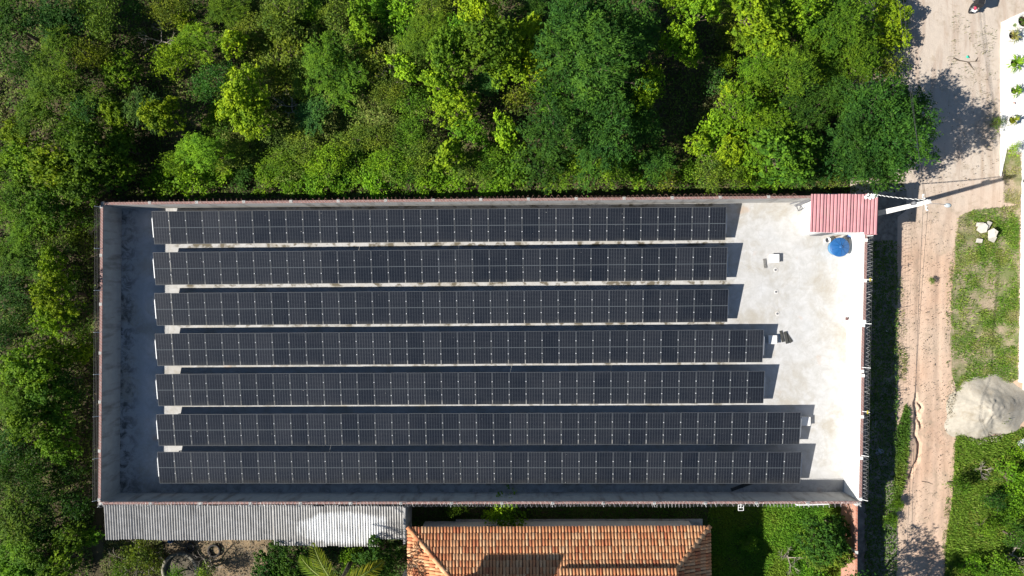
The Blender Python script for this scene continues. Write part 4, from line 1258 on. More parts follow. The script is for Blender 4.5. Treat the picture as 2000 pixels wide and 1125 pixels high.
# ------------------------------------------------------------------ vegetation
def crown(seed, R, style):
    """leaf quads of a crown of radius about R whose foot is at the origin; returns quads, tint, lobes, centre height"""
    r = np.random.default_rng(seed)
    flat = {'feather': .55, 'broad': .80, 'scrub': .62, 'bush': .70}[style]
    zc = {'feather': 1.1 * R + .6, 'broad': 1.15 * R + .5, 'scrub': .95 * R + .3, 'bush': .55 * R}[style]
    nl = {'feather': 14, 'broad': 16, 'scrub': 14, 'bush': 12}[style]
    lobes = []
    for i in range(nl):
        a = i * 2.399 + r.uniform(-.4, .4); q = (i + .35) / nl
        d = R * .84 * math.sqrt(q) * r.uniform(.65, 1.15)
        rad = R * r.uniform(.17, .44) * (1.12 - .3 * q)
        z = zc + R * flat * (.62 * (1 - q) + r.uniform(-.28, .3))
        lobes.append((d * math.cos(a), d * math.sin(a), z, rad))
    lobes = np.array(lobes)
    dens = {'feather': 7.2, 'broad': 7.5, 'scrub': 8.0, 'bush': 8.5}[style]
    area = (2.6 * math.pi * lobes[:, 3] ** 2)
    C = []; U = []; Nn = []; L = []; W = []; T = []
    for k, (lx, ly, lz, lr) in enumerate(lobes):
        nclump = int(area[k] * dens)
        th = r.uniform(0, 2 * np.pi, nclump); cz = r.uniform(-.25, 1, nclump); sz = np.sqrt(1 - cz ** 2)
        dirs = np.stack([np.cos(th) * sz, np.sin(th) * sz, cz], 1)
        rad = lr * r.uniform(.72, 1.12, nclump)
        # ragged outline: some clumps stick out, some sit deep
        bite = vnoise(dirs[:, 0] * 3 + lx, dirs[:, 1] * 3 + ly, 1.3, seed + k)
        rad *= .58 + .75 * bite
        cc = np.array([lx, ly, lz]) + dirs * rad[:, None] * np.array([1, 1, flat + .12])
        ctint = np.clip(.46 + r.normal(0, .24, nclump), 0, 1)
        if style == 'feather':
            nleaf = 11
            out = unit(dirs * np.array([1, 1, .35]) + np.array([lx, ly, 0]) / R * .7 + r.normal(0, .25, (nclump, 3)))
            out[:, 2] -= .12
            t = r.uniform(-.5, .5, (nclump, nleaf))
            ln = r.uniform(.45, .75, nclump)
            lat = unit(np.cross(out, np.array([0, 0, 1.0])))
            sgn = np.where(r.random((nclump, nleaf)) > .5, 1, -1)
            pos = cc[:, None] + out[:, None] * (t * ln[:, None])[..., None] + lat[:, None] * (sgn * .06)[..., None] + r.normal(0, .05, (nclump, nleaf, 3))
            u = lat[:, None] * sgn[..., None] * .7 + out[:, None] * .75 + r.normal(0, .18, (nclump, nleaf, 3))
            n = np.array([0, 0, 1.0]) + dirs[:, None] * .5 + r.normal(0, .32, (nclump, nleaf, 3))
            l = r.uniform(.12, .22, (nclump, nleaf)); w = l * r.uniform(.34, .52, (nclump, nleaf))
        elif style == 'broad':
            nleaf = 9
            pos = cc[:, None] + unit(r.normal(0, 1, (nclump, nleaf, 3))) * r.uniform(.05, .21, (nclump, nleaf, 1))
            rel = pos - cc[:, None]
            u = rel + np.array([0, 0, -.08]) + r.normal(0, .06, (nclump, nleaf, 3))
            n = np.array([0, 0, .9]) + dirs[:, None] * .4 + r.normal(0, .40, (nclump, nleaf, 3))
            l = r.uniform(.13, .25, (nclump, nleaf)); w = l * r.uniform(.55, .78, (nclump, nleaf))
        elif style == 'scrub':
            nleaf = 10
            pos = cc[:, None] + r.normal(0, .16, (nclump, nleaf, 3))
            u = r.normal(0, 1, (nclump, nleaf, 3)) + dirs[:, None] * .8
            n = np.array([0, 0, .8]) + r.normal(0, .6, (nclump, nleaf, 3))
            l = r.uniform(.08, .19, (nclump, nleaf)); w = l * r.uniform(.35, .7, (nclump, nleaf))
        else:
            nleaf = 8
            pos = cc[:, None] + r.normal(0, .13, (nclump, nleaf, 3))
            u = r.normal(0, .6, (nclump, nleaf, 3)) + dirs[:, None]
            n = np.array([0, 0, .9]) + r.normal(0, .42, (nclump, nleaf, 3))
            l = r.uniform(.12, .22, (nclump, nleaf)); w = l * r.uniform(.45, .75, (nclump, nleaf))
        tt = np.clip(ctint[:, None] + r.normal(0, .14, (nclump, nleaf)), 0, 1)
        C.append(pos.reshape(-1, 3)); U.append(u.reshape(-1, 3)); Nn.append(n.reshape(-1, 3)); L.append(l.ravel()); W.append(w.ravel()); T.append(tt.ravel())
    C = np.concatenate(C); 
    V = leaf_quads(C, np.concatenate(U), np.concatenate(Nn), np.concatenate(L), np.concatenate(W))
    V[..., 2] = np.maximum(V[..., 2], .03)
    return V, np.concatenate(T), lobes, zc

def trunk_mesh(seed, lobes, zc, R, style, mat):
    r = random.Random(seed); m = MB()
    tr = .035 * R + .05
    zt = max(.25, zc * .55)
    fork = Vector((r.uniform(-.1, .1) * R, r.uniform(-.1, .1) * R, zt))
    m.tube([(0, 0, -.05), fork * .5 + Vector((r.uniform(-.06, .06), 0, 0)), fork], [tr * 1.25, tr, tr * .85], 7)
    for (x, y, z, rad) in lobes:
        e = Vector((x, y, z)); mid = fork.lerp(e, .5) + Vector((0, 0, -.08 * R))
        m.tube([fork, mid, e], [tr * .5, tr * .32, tr * .12], 5)
        for k in range(2):
            d = Vector((r.uniform(-1, 1), r.uniform(-1, 1), r.uniform(.1, 1))).normalized()
            m.tube([e.lerp(mid, .3), e + d * rad * .8], [tr * .14, tr * .05], 4)
    return m.mesh('trunk', mat)

VAR = {}
def make_variants():
    spec = {'F': ('feather', 3.0, 4), 'f': ('feather', 1.8, 3), 'B': ('broad', 2.2, 4), 'b': ('broad', 1.2, 3),
            'S': ('scrub', 1.9, 4), 's': ('scrub', 1.1, 3), 'U': ('bush', 1.4, 4)}
    sd = 100
    for key, (style, R, n) in spec.items():
        VAR[key] = []
        for k in range(n):
            sd += 1
            V, T, lobes, zc = crown(sd, R, style)
            ex = np.percentile(np.hypot(V[:, 0, 0], V[:, 0, 1]), 97)
            me = quads_mesh('crown', V, LEAF, T)
            tk = trunk_mesh(sd, lobes, zc, R, style, BARK)
            VAR[key].append((me, tk, ex, zc, float(V[..., 2].max())))
make_variants()

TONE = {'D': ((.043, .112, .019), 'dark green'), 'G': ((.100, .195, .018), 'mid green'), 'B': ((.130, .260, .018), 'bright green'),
        'Y': ((.190, .305, .018), 'yellow-green'), 'O': ((.140, .200, .028), 'olive'), 'T': ((.066, .150, .034), 'bluish green')}
STYLE = {'F': 'wide feathery tree', 'f': 'feathery tree', 'B': 'leafy tree', 'b': 'small leafy tree', 'S': 'scrubby tree', 's': 'low scrub bush', 'U': 'lush bush'}
GROUPS = {'north': 'trees and bushes of the wood behind the yard', 'west': 'trees beside the short shaded wall', 'garden': 'garden trees by the house', 'verge': 'bushes on the road verge'}
# zone, px, py, crown radius px, shape, tone
PL = []
def z(zone, rows):
    for q in rows:
        if zone == 'north' and q[1] > 335: q = (q[0], q[1] - 9) + q[2:]
        PL.append((zone,) + q)
z('north', [
 # far corner and upper edge
 (18, 50, 52, 'f', 'D'), (112, 45, 50, 'f', 'D'), (125, 92, 48, 'F', 'G'), (70, 130, 44, 'S', 'D'), (208, 38, 46, 'S', 'O'), (165, 20, 34, 'S', 'D'), (262, 20, 30, 's', 'D'),
 (272, 68, 16, 's', 'T'), (335, 28, 42, 'S', 'O'), (360, 40, 24, 'b', 'Y'), (388, 84, 42, 'F', 'B'), (342, 122, 44, 'S', 'Y'), (462, 84, 30, 'b', 'Y'),
 (240, 140, 38, 'B', 'Y'), (190, 118, 40, 'S', 'O'), (118, 172, 60, 'F', 'G'), (78, 215, 46, 'f', 'G'), (170, 205, 40, 'f', 'D'), (282, 214, 42, 'f', 'T'), (322, 228, 40, 'B', 'Y'),
 (480, 188, 56, 'B', 'Y'), (505, 240, 40, 'B', 'Y'), (420, 165, 42, 'S', 'D'), (430, 232, 36, 's', 'G'), (230, 228, 36, 'B', 'Y'), (40, 268, 34, 'B', 'Y'), (160, 262, 48, 'S', 'G'),
 (440, 20, 40, 'F', 'G'), (500, 62, 44, 'S', 'O'), (555, 30, 50, 'S', 'O'), (602, 18, 38, 'U', 'B'), (565, 95, 44, 's', 'O'), (655, 30, 34, 's', 'O'), (708, 28, 30, 'b', 'Y'), (715, 66, 24, 'b', 'Y'), (745, 18, 26, 'U', 'B'),
 (640, 128, 64, 'F', 'G'), (600, 150, 44, 'S', 'O'), (668, 128, 20, 'b', 'Y'), (672, 172, 42, 'f', 'G'), (560, 160, 36, 's', 'O'), (610, 222, 36, 'f', 'T'), (530, 120, 34, 's', 'O'),
 (790, 36, 44, 'U', 'B'), (835, 78, 60, 'F', 'G'), (875, 112, 46, 'B', 'G'), (850, 20, 38, 'S', 'O'), (790, 138, 28, 'b', 'Y'), (760, 180, 38, 'S', 'O'), (735, 118, 34, 's', 'O'), (800, 205, 40, 'S', 'G'), (700, 80, 30, 's', 'G'),
 (932, 28, 46, 'B', 'Y'), (960, 92, 58, 'B', 'G'), (990, 130, 42, 'B', 'Y'), (905, 62, 36, 'B', 'B'), (862, 168, 36, 'B', 'Y'), (888, 212, 44, 'B', 'Y'), (915, 262, 36, 'B', 'B'), (985, 262, 30, 'b', 'Y'), (948, 162, 32, 'f', 'T'),
 (1022, 86, 46, 'B', 'Y'), (1045, 130, 36, 'B', 'Y'), (1058, 185, 34, 'U', 'B'), (1040, 22, 32, 'f', 'D'), (1012, 190, 28, 's', 'O'),
 (1120, 50, 78, 'F', 'D'), (1190, 38, 74, 'F', 'D'), (1165, 120, 84, 'F', 'D'), (1232, 70, 50, 'F', 'T'), (1232, 48, 14, 'b', 'Y'), (1100, 130, 50, 'f', 'D'), (1220, 165, 48, 'F', 'D'),
 (1268, 168, 32, 'B', 'Y'), (1252, 195, 26, 'b', 'Y'), (1160, 215, 74, 'F', 'D'), (1085, 256, 72, 'F', 'D'), (1180, 262, 74, 'F', 'D'), (1250, 250, 44, 'f', 'D'),
 (1322, 86, 34, 'B', 'Y'), (1346, 118, 20, 'b', 'Y'), (1318, 12, 30, 'B', 'Y'), (1362, 22, 34, 'B', 'Y'), (1405, 30, 26, 's', 'O'), (1425, 72, 26, 's', 'O'), (1392, 160, 26, 's', 'T'), (1420, 122, 20, 's', 'Y'),
 (1470, 34, 56, 'B', 'Y'), (1455, 75, 32, 'B', 'Y'), (1500, 90, 40, 'B', 'Y'), (1480, 140, 44, 'F', 'B'), (1425, 178, 22, 'b', 'Y'), (1440, 215, 46, 'f', 'B'), (1478, 190, 34, 'B', 'Y'), (1400, 262, 44, 'U', 'B'), (1365, 285, 28, 'b', 'Y'),
 (1555, 28, 50, 'B', 'Y'), (1632, 48, 78, 'F', 'G'), (1660, 108, 66, 'F', 'G'), (1590, 92, 56, 'F', 'G'), (1735, 30, 40, 'B', 'Y'), (1705, 72, 36, 'B', 'Y'), (1612, 132, 38, 'B', 'Y'), (1545, 145, 58, 'F', 'G'), (1690, 120, 34, 'f', 'B'), (1760, 75, 22, 'b', 'Y'),
 (1735, 128, 30, 's', 'O'), (1565, 225, 62, 'F', 'D'), (1640, 200, 52, 'F', 'D'), (1505, 260, 52, 'F', 'B'), (1500, 215, 30, 'b', 'Y'), (1520, 305, 54, 'B', 'G'), (1470, 305, 40, 'B', 'B'), (1560, 290, 44, 'B', 'G'),
 (1710, 232, 82, 'F', 'D'), (1745, 275, 78, 'F', 'D'), (1680, 290, 70, 'F', 'D'), (1640, 300, 46, 'f', 'D'), (1725, 325, 54, 'f', 'D'), (1770, 210, 40, 'f', 'D'), (1665, 345, 30, 's', 'D'),
 # belt of bushes behind the wall
 (320, 364, 34, 'U', 'B'), (372, 352, 40, 'U', 'B'), (425, 345, 42, 'U', 'B'), (350, 320, 34, 'S', 'G'), (402, 300, 42, 'F', 'B'), (455, 300, 40, 'S', 'O'), (470, 352, 28, 'U', 'D'),
 (530, 352, 34, 'U', 'B'), (575, 362, 36, 'U', 'B'), (555, 318, 40, 'S', 'G'), (620, 355, 38, 'U', 'B'), (665, 360, 34, 'U', 'B'), (640, 312, 42, 'S', 'B'), (600, 290, 42, 'S', 'O'), (700, 325, 40, 'U', 'G'), (730, 362, 34, 'U', 'B'), (680, 285, 40, 'S', 'O'),
 (762, 318, 40, 'S', 'B'), (792, 358, 32, 's', 'G'), (840, 350, 38, 'U', 'B'), (740, 275, 38, 'S', 'O'), (820, 305, 40, 'S', 'O'), (880, 300, 34, 'b', 'Y'), (885, 362, 34, 'U', 'B'), (925, 340, 38, 'S', 'O'), (962, 362, 30, 'U', 'B'), (800, 262, 36, 'S', 'G'), (960, 310, 38, 'S', 'G'),
 (1005, 340, 38, 'U', 'G'), (1060, 326, 46, 'f', 'D'), (1120, 326, 44, 'f', 'G'), (1190, 336, 36, 'f', 'G'), (1245, 345, 40, 'U', 'G'), (1248, 362, 14, 's', 'Y'), (1285, 318, 34, 'f', 'D'), (1300, 360, 24, 's', 'O'), (1345, 350, 30, 'U', 'G'), (1385, 335, 38, 'S', 'O'), (1430, 350, 34, 'S', 'G'), (1425, 300, 36, 'B', 'Y'),
 (1480, 352, 34, 'U', 'B'), (1530, 350, 36, 'U', 'G'), (1580, 345, 38, 'f', 'D'), (1620, 352, 24, 's', 'O')])
z('west', [
 (60, 322, 54, 'B', 'Y'), (118, 330, 52, 'B', 'Y'), (188, 300, 50, 'B', 'G'), (228, 338, 38, 'B', 'B'), (170, 362, 46, 'B', 'G'), (240, 290, 34, 'B', 'G'), (20, 330, 40, 'f', 'G'),
 (40, 400, 58, 'F', 'B'), (110, 405, 44, 'B', 'G'), (155, 420, 40, 'S', 'G'), (55, 455, 48, 'F', 'B'), (28, 505, 44, 'f', 'G'), (118, 462, 42, 'S', 'O'), (160, 475, 30, 's', 'O'), (75, 520, 36, 'f', 'G'), (118, 520, 34, 'B', 'Y'), (150, 545, 28, 's', 'D'),
 (25, 565, 42, 'f', 'D'), (118, 575, 42, 'B', 'Y'), (110, 622, 38, 'B', 'Y'), (55, 610, 40, 'S', 'D'), (150, 610, 30, 's', 'D'), (22, 655, 36, 'S', 'D'), (165, 655, 26, 's', 'G'),
 (110, 690, 36, 'B', 'Y'), (165, 690, 24, 'b', 'Y'), (65, 720, 50, 'B', 'B'), (30, 770, 48, 'F', 'B'), (95, 765, 46, 'B', 'G'), (135, 740, 36, 'S', 'D'), (65, 815, 46, 'B', 'G'), (120, 815, 34, 'b', 'G'), (150, 775, 26, 's', 'D'),
 (118, 865, 40, 'B', 'B'), (40, 870, 46, 'S', 'T'), (80, 905, 40, 'S', 'D'), (140, 920, 32, 's', 'D'), (30, 935, 42, 'S', 'D'), (95, 960, 42, 'S', 'D'), (150, 980, 32, 's', 'D'),
 (35, 1005, 46, 'f', 'G'), (90, 1020, 34, 'S', 'D'), (135, 1045, 34, 'B', 'G'), (182, 1045, 20, 'b', 'B'), (35, 1062, 46, 'f', 'B'), (85, 1085, 40, 'B', 'G'), (125, 1100, 34, 'b', 'G'), (50, 1118, 38, 'B', 'B'), (20, 1110, 30, 'B', 'B'), (165, 1010, 24, 's', 'D')])
z('garden', [
 (985, 998, 38, 'U', 'B'), (890, 988, 20, 'U', 'G'), (688, 1085, 26, 'U', 'B'), (740, 1088, 40, 'B', 'D'), (560, 1100, 46, 'B', 'D'), (725, 1112, 34, 'B', 'D'), (530, 1115, 34, 'B', 'D'),
 (1600, 1050, 44, 'B', 'D'), (1628, 1028, 28, 'B', 'D'), (1602, 1090, 26, 'B', 'O'), (1634, 1078, 28, 'B', 'O'), (1462, 1062, 16, 'U', 'G'), (1590, 1118, 30, 'U', 'B'),
 (1690, 1212, 78, 'F', 'D'), (275, 1082, 30, 's', 'O'), (240, 1112, 28, 's', 'G'), (300, 1098, 26, 's', 'O'), (402, 1120, 22, 's', 'O'), (345, 1122, 20, 's', 'G')])
z('verge', [
 (1748, 985, 14, 'U', 'G'), (1738, 1012, 16, 'U', 'G'), (1975, 935, 34, 'U', 'B'), (1955, 1005, 26, 'U', 'G'), (1898, 1100, 24, 'U', 'B'), (1950, 1105, 30, 'U', 'G'), (1985, 1050, 26, 's', 'D'), (1925, 1030, 20, 's', 'G'), (1985, 985, 26, 'U', 'B'), (1988, 882, 18, 'U', 'B'),
 (1870, 950, 20, 's', 'G'), (1945, 240, 16, 's', 'O'), (1977, 292, 16, 's', 'Y'), (1940, 975, 20, 's', 'D'), (1820, 548, 7, 's', 'G'), (1982, 49, 6, 's', 'B')])

ORD = ['first', 'second', 'third', 'fourth', 'fifth', 'sixth', 'seventh', 'eighth', 'ninth', 'tenth', 'eleventh', 'twelfth', 'thirteenth', 'fourteenth', 'fifteenth', 'sixteenth', 'seventeenth', 'eighteenth', 'nineteenth', 'twentieth']
def place_phrase(zone, px, py):
    if zone == 'north':
        v = 'at the top edge' if py < 105 else ('amid the wood' if py < 272 else 'behind the forest wall')
        h = 'far end' if px < 420 else ('before the far end' if px < 760 else ('middle stretch' if px < 1060 else ('by the clearing' if px < 1420 else 'road end')))
        return v + ', ' + h
    if zone == 'west':
        return 'beside the short wall, ' + ('upper stretch' if py < 560 else ('middle stretch' if py < 850 else 'lower stretch'))
    if zone == 'garden':
        return 'in the shed garden' if px < 780 else ('by the clay-roofed house' if px < 1400 else 'in the lawn corner by the brick wall')
    return 'on the verge below the sand heap' if py > 860 and px > 1850 else 'at the road edge'
buckets = {}
for i, (zone, px, py, r, k, t) in enumerate(PL):
    buckets.setdefault((zone, place_phrase(zone, px, py), k, t), []).append(i)
labels = {}
for (zone, ph, k, t), ids in buckets.items():
    base = (TONE[t][1] + ' ' + STYLE[k] + ' ' + ph)
    if len(ids) == 1: labels[ids[0]] = base
    else:
        ids = sorted(ids, key=lambda i: (-PL[i][1] if zone != 'west' else PL[i][2]))
        for n, i in enumerate(ids):
            labels[i] = base.replace(ph, (ph + ', ' + ORD[n] + (' from the road' if zone != 'west' else ' from the top')))
rv = random.Random(21)
for i, (zone, px, py, r, k, t) in enumerate(PL):
    me, tk, ex, zc, ztop = VAR[k][rv.randrange(len(VAR[k]))]
    zg = GZ
    s = (r / F_PX) * (CAM_H - 2.5) / ex * 1.12
    zs_ = rv.uniform(.88, 1.15)
    if zone == 'north' and (px, py) in ((1322, 86), (1346, 118), (1268, 168), (1252, 195), (1318, 12), (1362, 22)): zs_ = 1.75
    if zone == 'north' and 420 < px < 1000 and k in 'SsUfF': zs_ *= .62
    if zone == 'north' and px > 1560 and py < 150: zs_ *= .58
    if zone == 'north' and (px, py) in ((1770, 210), (1710, 232)): zs_ *= .8
    c = P(px, py, zg + zc * s * zs_)
    bushy = k in 'sU'
    o = empty('bush' if bushy else 'tree', (c.x, c.y, zg), 0, labels[i], 'bush' if bushy else 'tree', GROUPS[zone])
    rz = rv.uniform(0, 6.28)
    el_ = rv.uniform(.82, 1.2); sx_, sy_ = s * el_, s / el_
    cr = link('foliage' if bushy else 'crown', me, o, None, (0, 0, rz), (sx_, sy_, s * zs_))
    tr_ = link('stem' if bushy else 'trunk', tk, o, None, (0, 0, rz), (sx_, sy_, s * zs_))
    cc = TONE[t][0]; j = rv.uniform(.82, 1.2) * (.78 if (zone == 'west' or px < 330) else 1.0); h = rv.uniform(-.12, .12)  # crowns on the far side darkened in colour, standing in for view-angle shading
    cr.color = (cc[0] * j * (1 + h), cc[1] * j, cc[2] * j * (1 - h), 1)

# coconut palm in the shed garden
def frond(seed, L=3.1):
    r = np.random.default_rng(seed)
    n = 46; pts = []; d = np.array([0, 1.0, .35]); d /= np.linalg.norm(d); p = np.zeros(3)
    spine = [p.copy()]
    for k in range(n):
        d = d + np.array([0, 0, -.028]); d /= np.linalg.norm(d); p = p + d * L / n; spine.append(p.copy())
    C = []; U = []; Nn = []; Ls = []; W = []; T = []
    for k in range(5, n):
        t = k / n
        for s in (-1, 1):
            ll = .75 * math.sin(math.pi * min(1, .16 + t * .86)) ** .8 + .05
            u = np.array([s * 1.0, .75 + .5 * t, -.25 + r.uniform(-.2, .15)]) + r.normal(0, .08, 3); u /= np.linalg.norm(u)
            C.append(spine[k] + u * ll / 2); U.append(u); Nn.append(np.array([s * .25, 0, 1.0]) + r.normal(0, .2, 3)); Ls.append(ll); W.append(.055); T.append(np.clip(r.normal(.55, .2), 0, 1))
    V = leaf_quads(np.array(C), np.array(U), np.array(Nn), np.array(Ls), np.array(W))
    me = quads_mesh('frond', V, LEAF, np.array(T))
    m = MB(); m.tube([Vector(q) for q in spine[::5]] + [Vector(spine[-1])], [.045 - .04 * i / 10 for i in range(len(spine[::5]) + 1)], 5)
    return me, m.mesh('midrib', simple('palm_rib', (.30, .36, .08), .6, .1, 3))
pb = P(660, 1146, 5.6)
palm = empty('coconut_palm', (pb.x, pb.y, GZ), 0, 'coconut palm with long arching fronds at the bottom edge', 'palm tree')
m = MB(); m.tube([(-.5, -.4, 0), (-.3, -.25, 2), (-.1, -.05, 4.2), (0, 0, 5.9)], [.20, .15, .13, .12], 10); m.build('trunk', BARK, palm, True)
FR = [frond(k) for k in range(3)]
for k, a in enumerate([57, 31, -65, -112, -150, 178, 140, 112]):
    me, rb = FR[k % 3]
    tl = [.10, .25, -.05][k % 3]
    o = link('frond', me, palm, (0, 0, 5.95 + .05 * (k % 3)), (tl, 0, math.radians(a)), (1.08, 1.08, 1.08)); o.color = (.12 + .03 * (k % 3), .19, .02, 1)
    link('midrib', rb, o)

# leafless trees
def bare(px, py, R, H, seed, label, group='leafless twiggy trees'):
    r = random.Random(seed); m = MB(); m2 = MB()
    def grow(p, d, L, rad, lev, mb_):
        q = p + d * L * .5 + Vector((r.uniform(-.1, .1), r.uniform(-.1, .1), 0)) * L; e = q + (d + Vector((r.uniform(-.3, .3), r.uniform(-.3, .3), r.uniform(-.1, .2)))).normalized() * L * .5
        mb_.tube([p, q, e], [rad, rad * .8, rad * .55], 4 if lev else 6)
        if lev < 4:
            for _ in range(3 if lev < 3 else 2):
                dd = (d + Vector((r.uniform(-1, 1), r.uniform(-1, 1), r.uniform(-.35, .55)))).normalized()
                grow(q.lerp(e, r.uniform(.2, 1)), dd, L * r.uniform(.55, .8), rad * .55, lev + 1, m2)
    c = P(px, py, H * .6); o = empty('bare_tree', (c.x, c.y, GZ), 0, label, 'tree', group)
    m.tube([(0, 0, 0), (0, 0, H * .25)], [.08, .07], 6)
    for k in range(4):
        a = k * 1.6 + r.uniform(-.4, .4); grow(Vector((0, 0, H * .25)), Vector((math.cos(a) * .9, math.sin(a) * .9, .55)).normalized(), R * .55, .045, 1, m2)
    m.build('trunk', DEADWOOD, o); m2.build('branches', DEADWOOD, o)
bare(255, 1092, 1.9, 2.6, 1, 'leafless grey tree over the strip beside the shed garden')
bare(390, 1118, 1.6, 2.2, 2, 'leafless twiggy tree over the round concrete basin')
bare(40, 895, 1.5, 3.4, 3, 'bare grey branches among the dark trees beside the wall')
bare(1992, 1092, 1.1, 1.2, 4, 'pale dead branches on the verge at the photo corner')
bare(1548, 1098, 1.1, 1.3, 5, 'pale dead branches on the lawn near the fruit tree')
bare(1928, 922, .7, .8, 6, 'small dead shrub in the verge grass below the sand heap')
bare(170, 430, 1.2, 2.8, 7, 'bare brown twigs beside the upper end of the short wall')
bare(760, 150, 1.3, 2.2, 9, 'bare grey branches above the olive scrub, middle of the wood')
bare(560, 200, 1.2, 2.0, 10, 'bare grey branches in the open scrub towards the far end')
bare(1395, 300, 1.2, 2.2, 11, 'bare brown branches beside the dark clearing')
bare(300, 70, 1.3, 2.0, 8, 'leafless tree in the dark gap at the top edge')

# undergrowth and grass ------------------------------------------------
def scatter(name, poly_px, dens, kind, pal, label, cat, zbase=GZ, seed=1, zfun=None, mask=None, hgt=.35, size=(.10, .22), zpx=None):
    r = np.random.default_rng(seed)
    poly = [P(x, y, zbase) for (x, y) in poly_px]
    xs = [p.x for p in poly]; ys = [p.y for p in poly]
    A = (max(xs) - min(xs)) * (max(ys) - min(ys)); n = int(A * dens)
    pts = np.stack([r.uniform(min(xs), max(xs), n), r.uniform(min(ys), max(ys), n)], 1)
    pts = pts[in_poly(pts, [(p.x, p.y) for p in poly])]
    if mask is not None: pts = pts[mask(pts[:, 0], pts[:, 1], r.random(len(pts)))]
    n = len(pts)
    if kind == 'scrub':
        bumpz = (fbm(pts[:, 0], pts[:, 1], .9, seed + 5) - .42).clip(0, 1) * 2.2
        zz = bumpz * hgt * r.uniform(.25, 1.1, n) + r.uniform(0, .12, n)
        U = r.normal(0, 1, (n, 3)); U[:, 2] = U[:, 2] * .4 + .2; Nn = np.array([0, 0, 1.0]) + r.normal(0, .55, (n, 3))
        L = r.uniform(size[0], size[1], n); W = L * r.uniform(.3, .7, n)
    else:
        zz = np.zeros(n)
        U = np.array([0.25, .1, .55]) + r.normal(0, .55, (n, 3)); U[:, 2] = np.abs(U[:, 2]) + .12
        Nn = r.normal(0, .6, (n, 3)) + np.array([0, 0, .8])
        L = r.uniform(size[0], size[1], n) * (.6 + .8 * fbm(pts[:, 0], pts[:, 1], .8, seed + 3)); W = L * r.uniform(.10, .24, n)
    C = np.stack([pts[:, 0], pts[:, 1], zbase + zz], 1) + unit(U) * (L * .42)[:, None]
    if kind == 'scrub': C = np.stack([pts[:, 0], pts[:, 1], zbase + zz + .03], 1)
    V = leaf_quads(C, U, Nn, L, W); V[..., 2] = np.maximum(V[..., 2], zbase + .004)
    f = fbm(pts[:, 0], pts[:, 1], .55, seed + 9, 4); f = ((f - .28) / .44).clip(0, .999)
    f = (f + r.normal(0, .13, n)).clip(0, .999)
    pal = np.array(pal); idx = f * (len(pal) - 1); i0 = idx.astype(int); fr_ = (idx - i0)[:, None]
    colr = pal[i0] * (1 - fr_) + pal[np.minimum(i0 + 1, len(pal) - 1)] * fr_
    colr *= r.uniform(.65, 1.3, (n, 1))
    o = link(name, quads_mesh(name, V, GROUNDLEAF, None, colr))
    return tag(o, label, cat, kind='stuff')
FOREST = [(-160, -160), (1768, -160), (1772, 120), (1766, 372), (1700, 380), (1560, 376), (700, 386), (196, 390), (188, 700), (183, 1250), (-160, 1250)]
def fmask(x, y, u):
    return u < (.25 + 1.1 * fbm(x, y, .35, 31, 3))
scatter('undergrowth', FOREST, 130, 'scrub', [(.05, .095, .018), (.09, .165, .022), (.14, .205, .03), (.17, .20, .05), (.10, .18, .022), (.07, .14, .02)], 'tangled low undergrowth on the floor of the wood', 'undergrowth', mask=fmask, hgt=1.0, seed=3)
SUNNYP = [(500, -20), (860, -20), (930, 120), (760, 290), (960, 300), (1000, 360), (560, 360), (360, 300), (480, 130), (430, 60)]
scatter('scrub_grass', SUNNYP, 430, 'scrub', [(.09, .15, .025), (.15, .21, .035), (.20, .225, .055), (.13, .20, .03), (.10, .185, .022)], 'sunlit olive scrub grass between the trees', 'grass', seed=5, hgt=1.9, size=(.08, .19))
scatter('dry_grass', [(0, 215), (55, 225), (45, 262), (0, 275), (-60, 270), (-60, 215)], 220, 'grass', [(.28, .23, .12), (.20, .19, .08), (.12, .14, .04)], 'dry straw grass clearing at the photo edge', 'grass', seed=6, size=(.12, .3))
scatter('dry_grass', [(255, -20), (345, -20), (318, 60), (330, 115), (300, 120), (270, 60)], 200, 'grass', [(.26, .21, .13), (.20, .17, .09), (.12, .12, .05)], 'dry straw grass in the dark gap at the top', 'grass', seed=7, size=(.12, .3))
scatter('dry_grass', [(1380, 60), (1440, 60), (1420, 200), (1370, 330), (1330, 340), (1345, 250), (1400, 150)], 200, 'scrub', [(.22, .19, .10), (.14, .15, .05), (.09, .12, .03)], 'dry scrub along the dark clearing', 'grass', seed=8, hgt=.5, size=(.08, .18))
VP = [(1868, 425), (1900, 410), (1960, 405), (1990, 400), (1986, 740), (1955, 760), (1930, 745), (1868, 770), (1857, 720), (1856, 600), (1864, 500)]
VP2 = [(1866, 845), (1905, 858), (1960, 850), (2010, 830), (2060, 1240), (1842, 1240), (1846, 1060), (1860, 960)]
VP3 = [(1956, 300), (1992, 300), (1992, 400), (1960, 396), (1958, 340)]
for nm, poly in (('verge', VP), ('verge', VP2), ('verge', VP3)):
    m = MB(); q = [P(x, y, GZ) for (x, y) in poly]
    q2 = []
    for a_, b_ in zip(q, q[1:] + q[:1]):
        n_ = max(2, int((b_ - a_).length / .35))
        for i in range(n_):
            p = a_.lerp(b_, i / n_); w_ = mnoise.noise(Vector((p.x * 1.3, p.y * 1.3, 1))) * .28
            q2.append((p.x + w_, p.y + w_ * .6))
    cx_ = sum(p[0] for p in q2) / len(q2); cy_ = sum(p[1] for p in q2) / len(q2)
    m.add([(p[0], p[1], GZ + .085) for p in q2], [tuple(reversed(range(len(q2))))])
    tag(m.build('verge', VERGE), kind='structure')
GP = [(.30, .28, .12), (.20, .25, .04), (.125, .225, .025), (.09, .20, .02), (.16, .25, .03), (.24, .27, .06)]
def vmask(x, y, u): return u < (fbm(x, y, 1.0, 41, 3) - .33) * 3.0
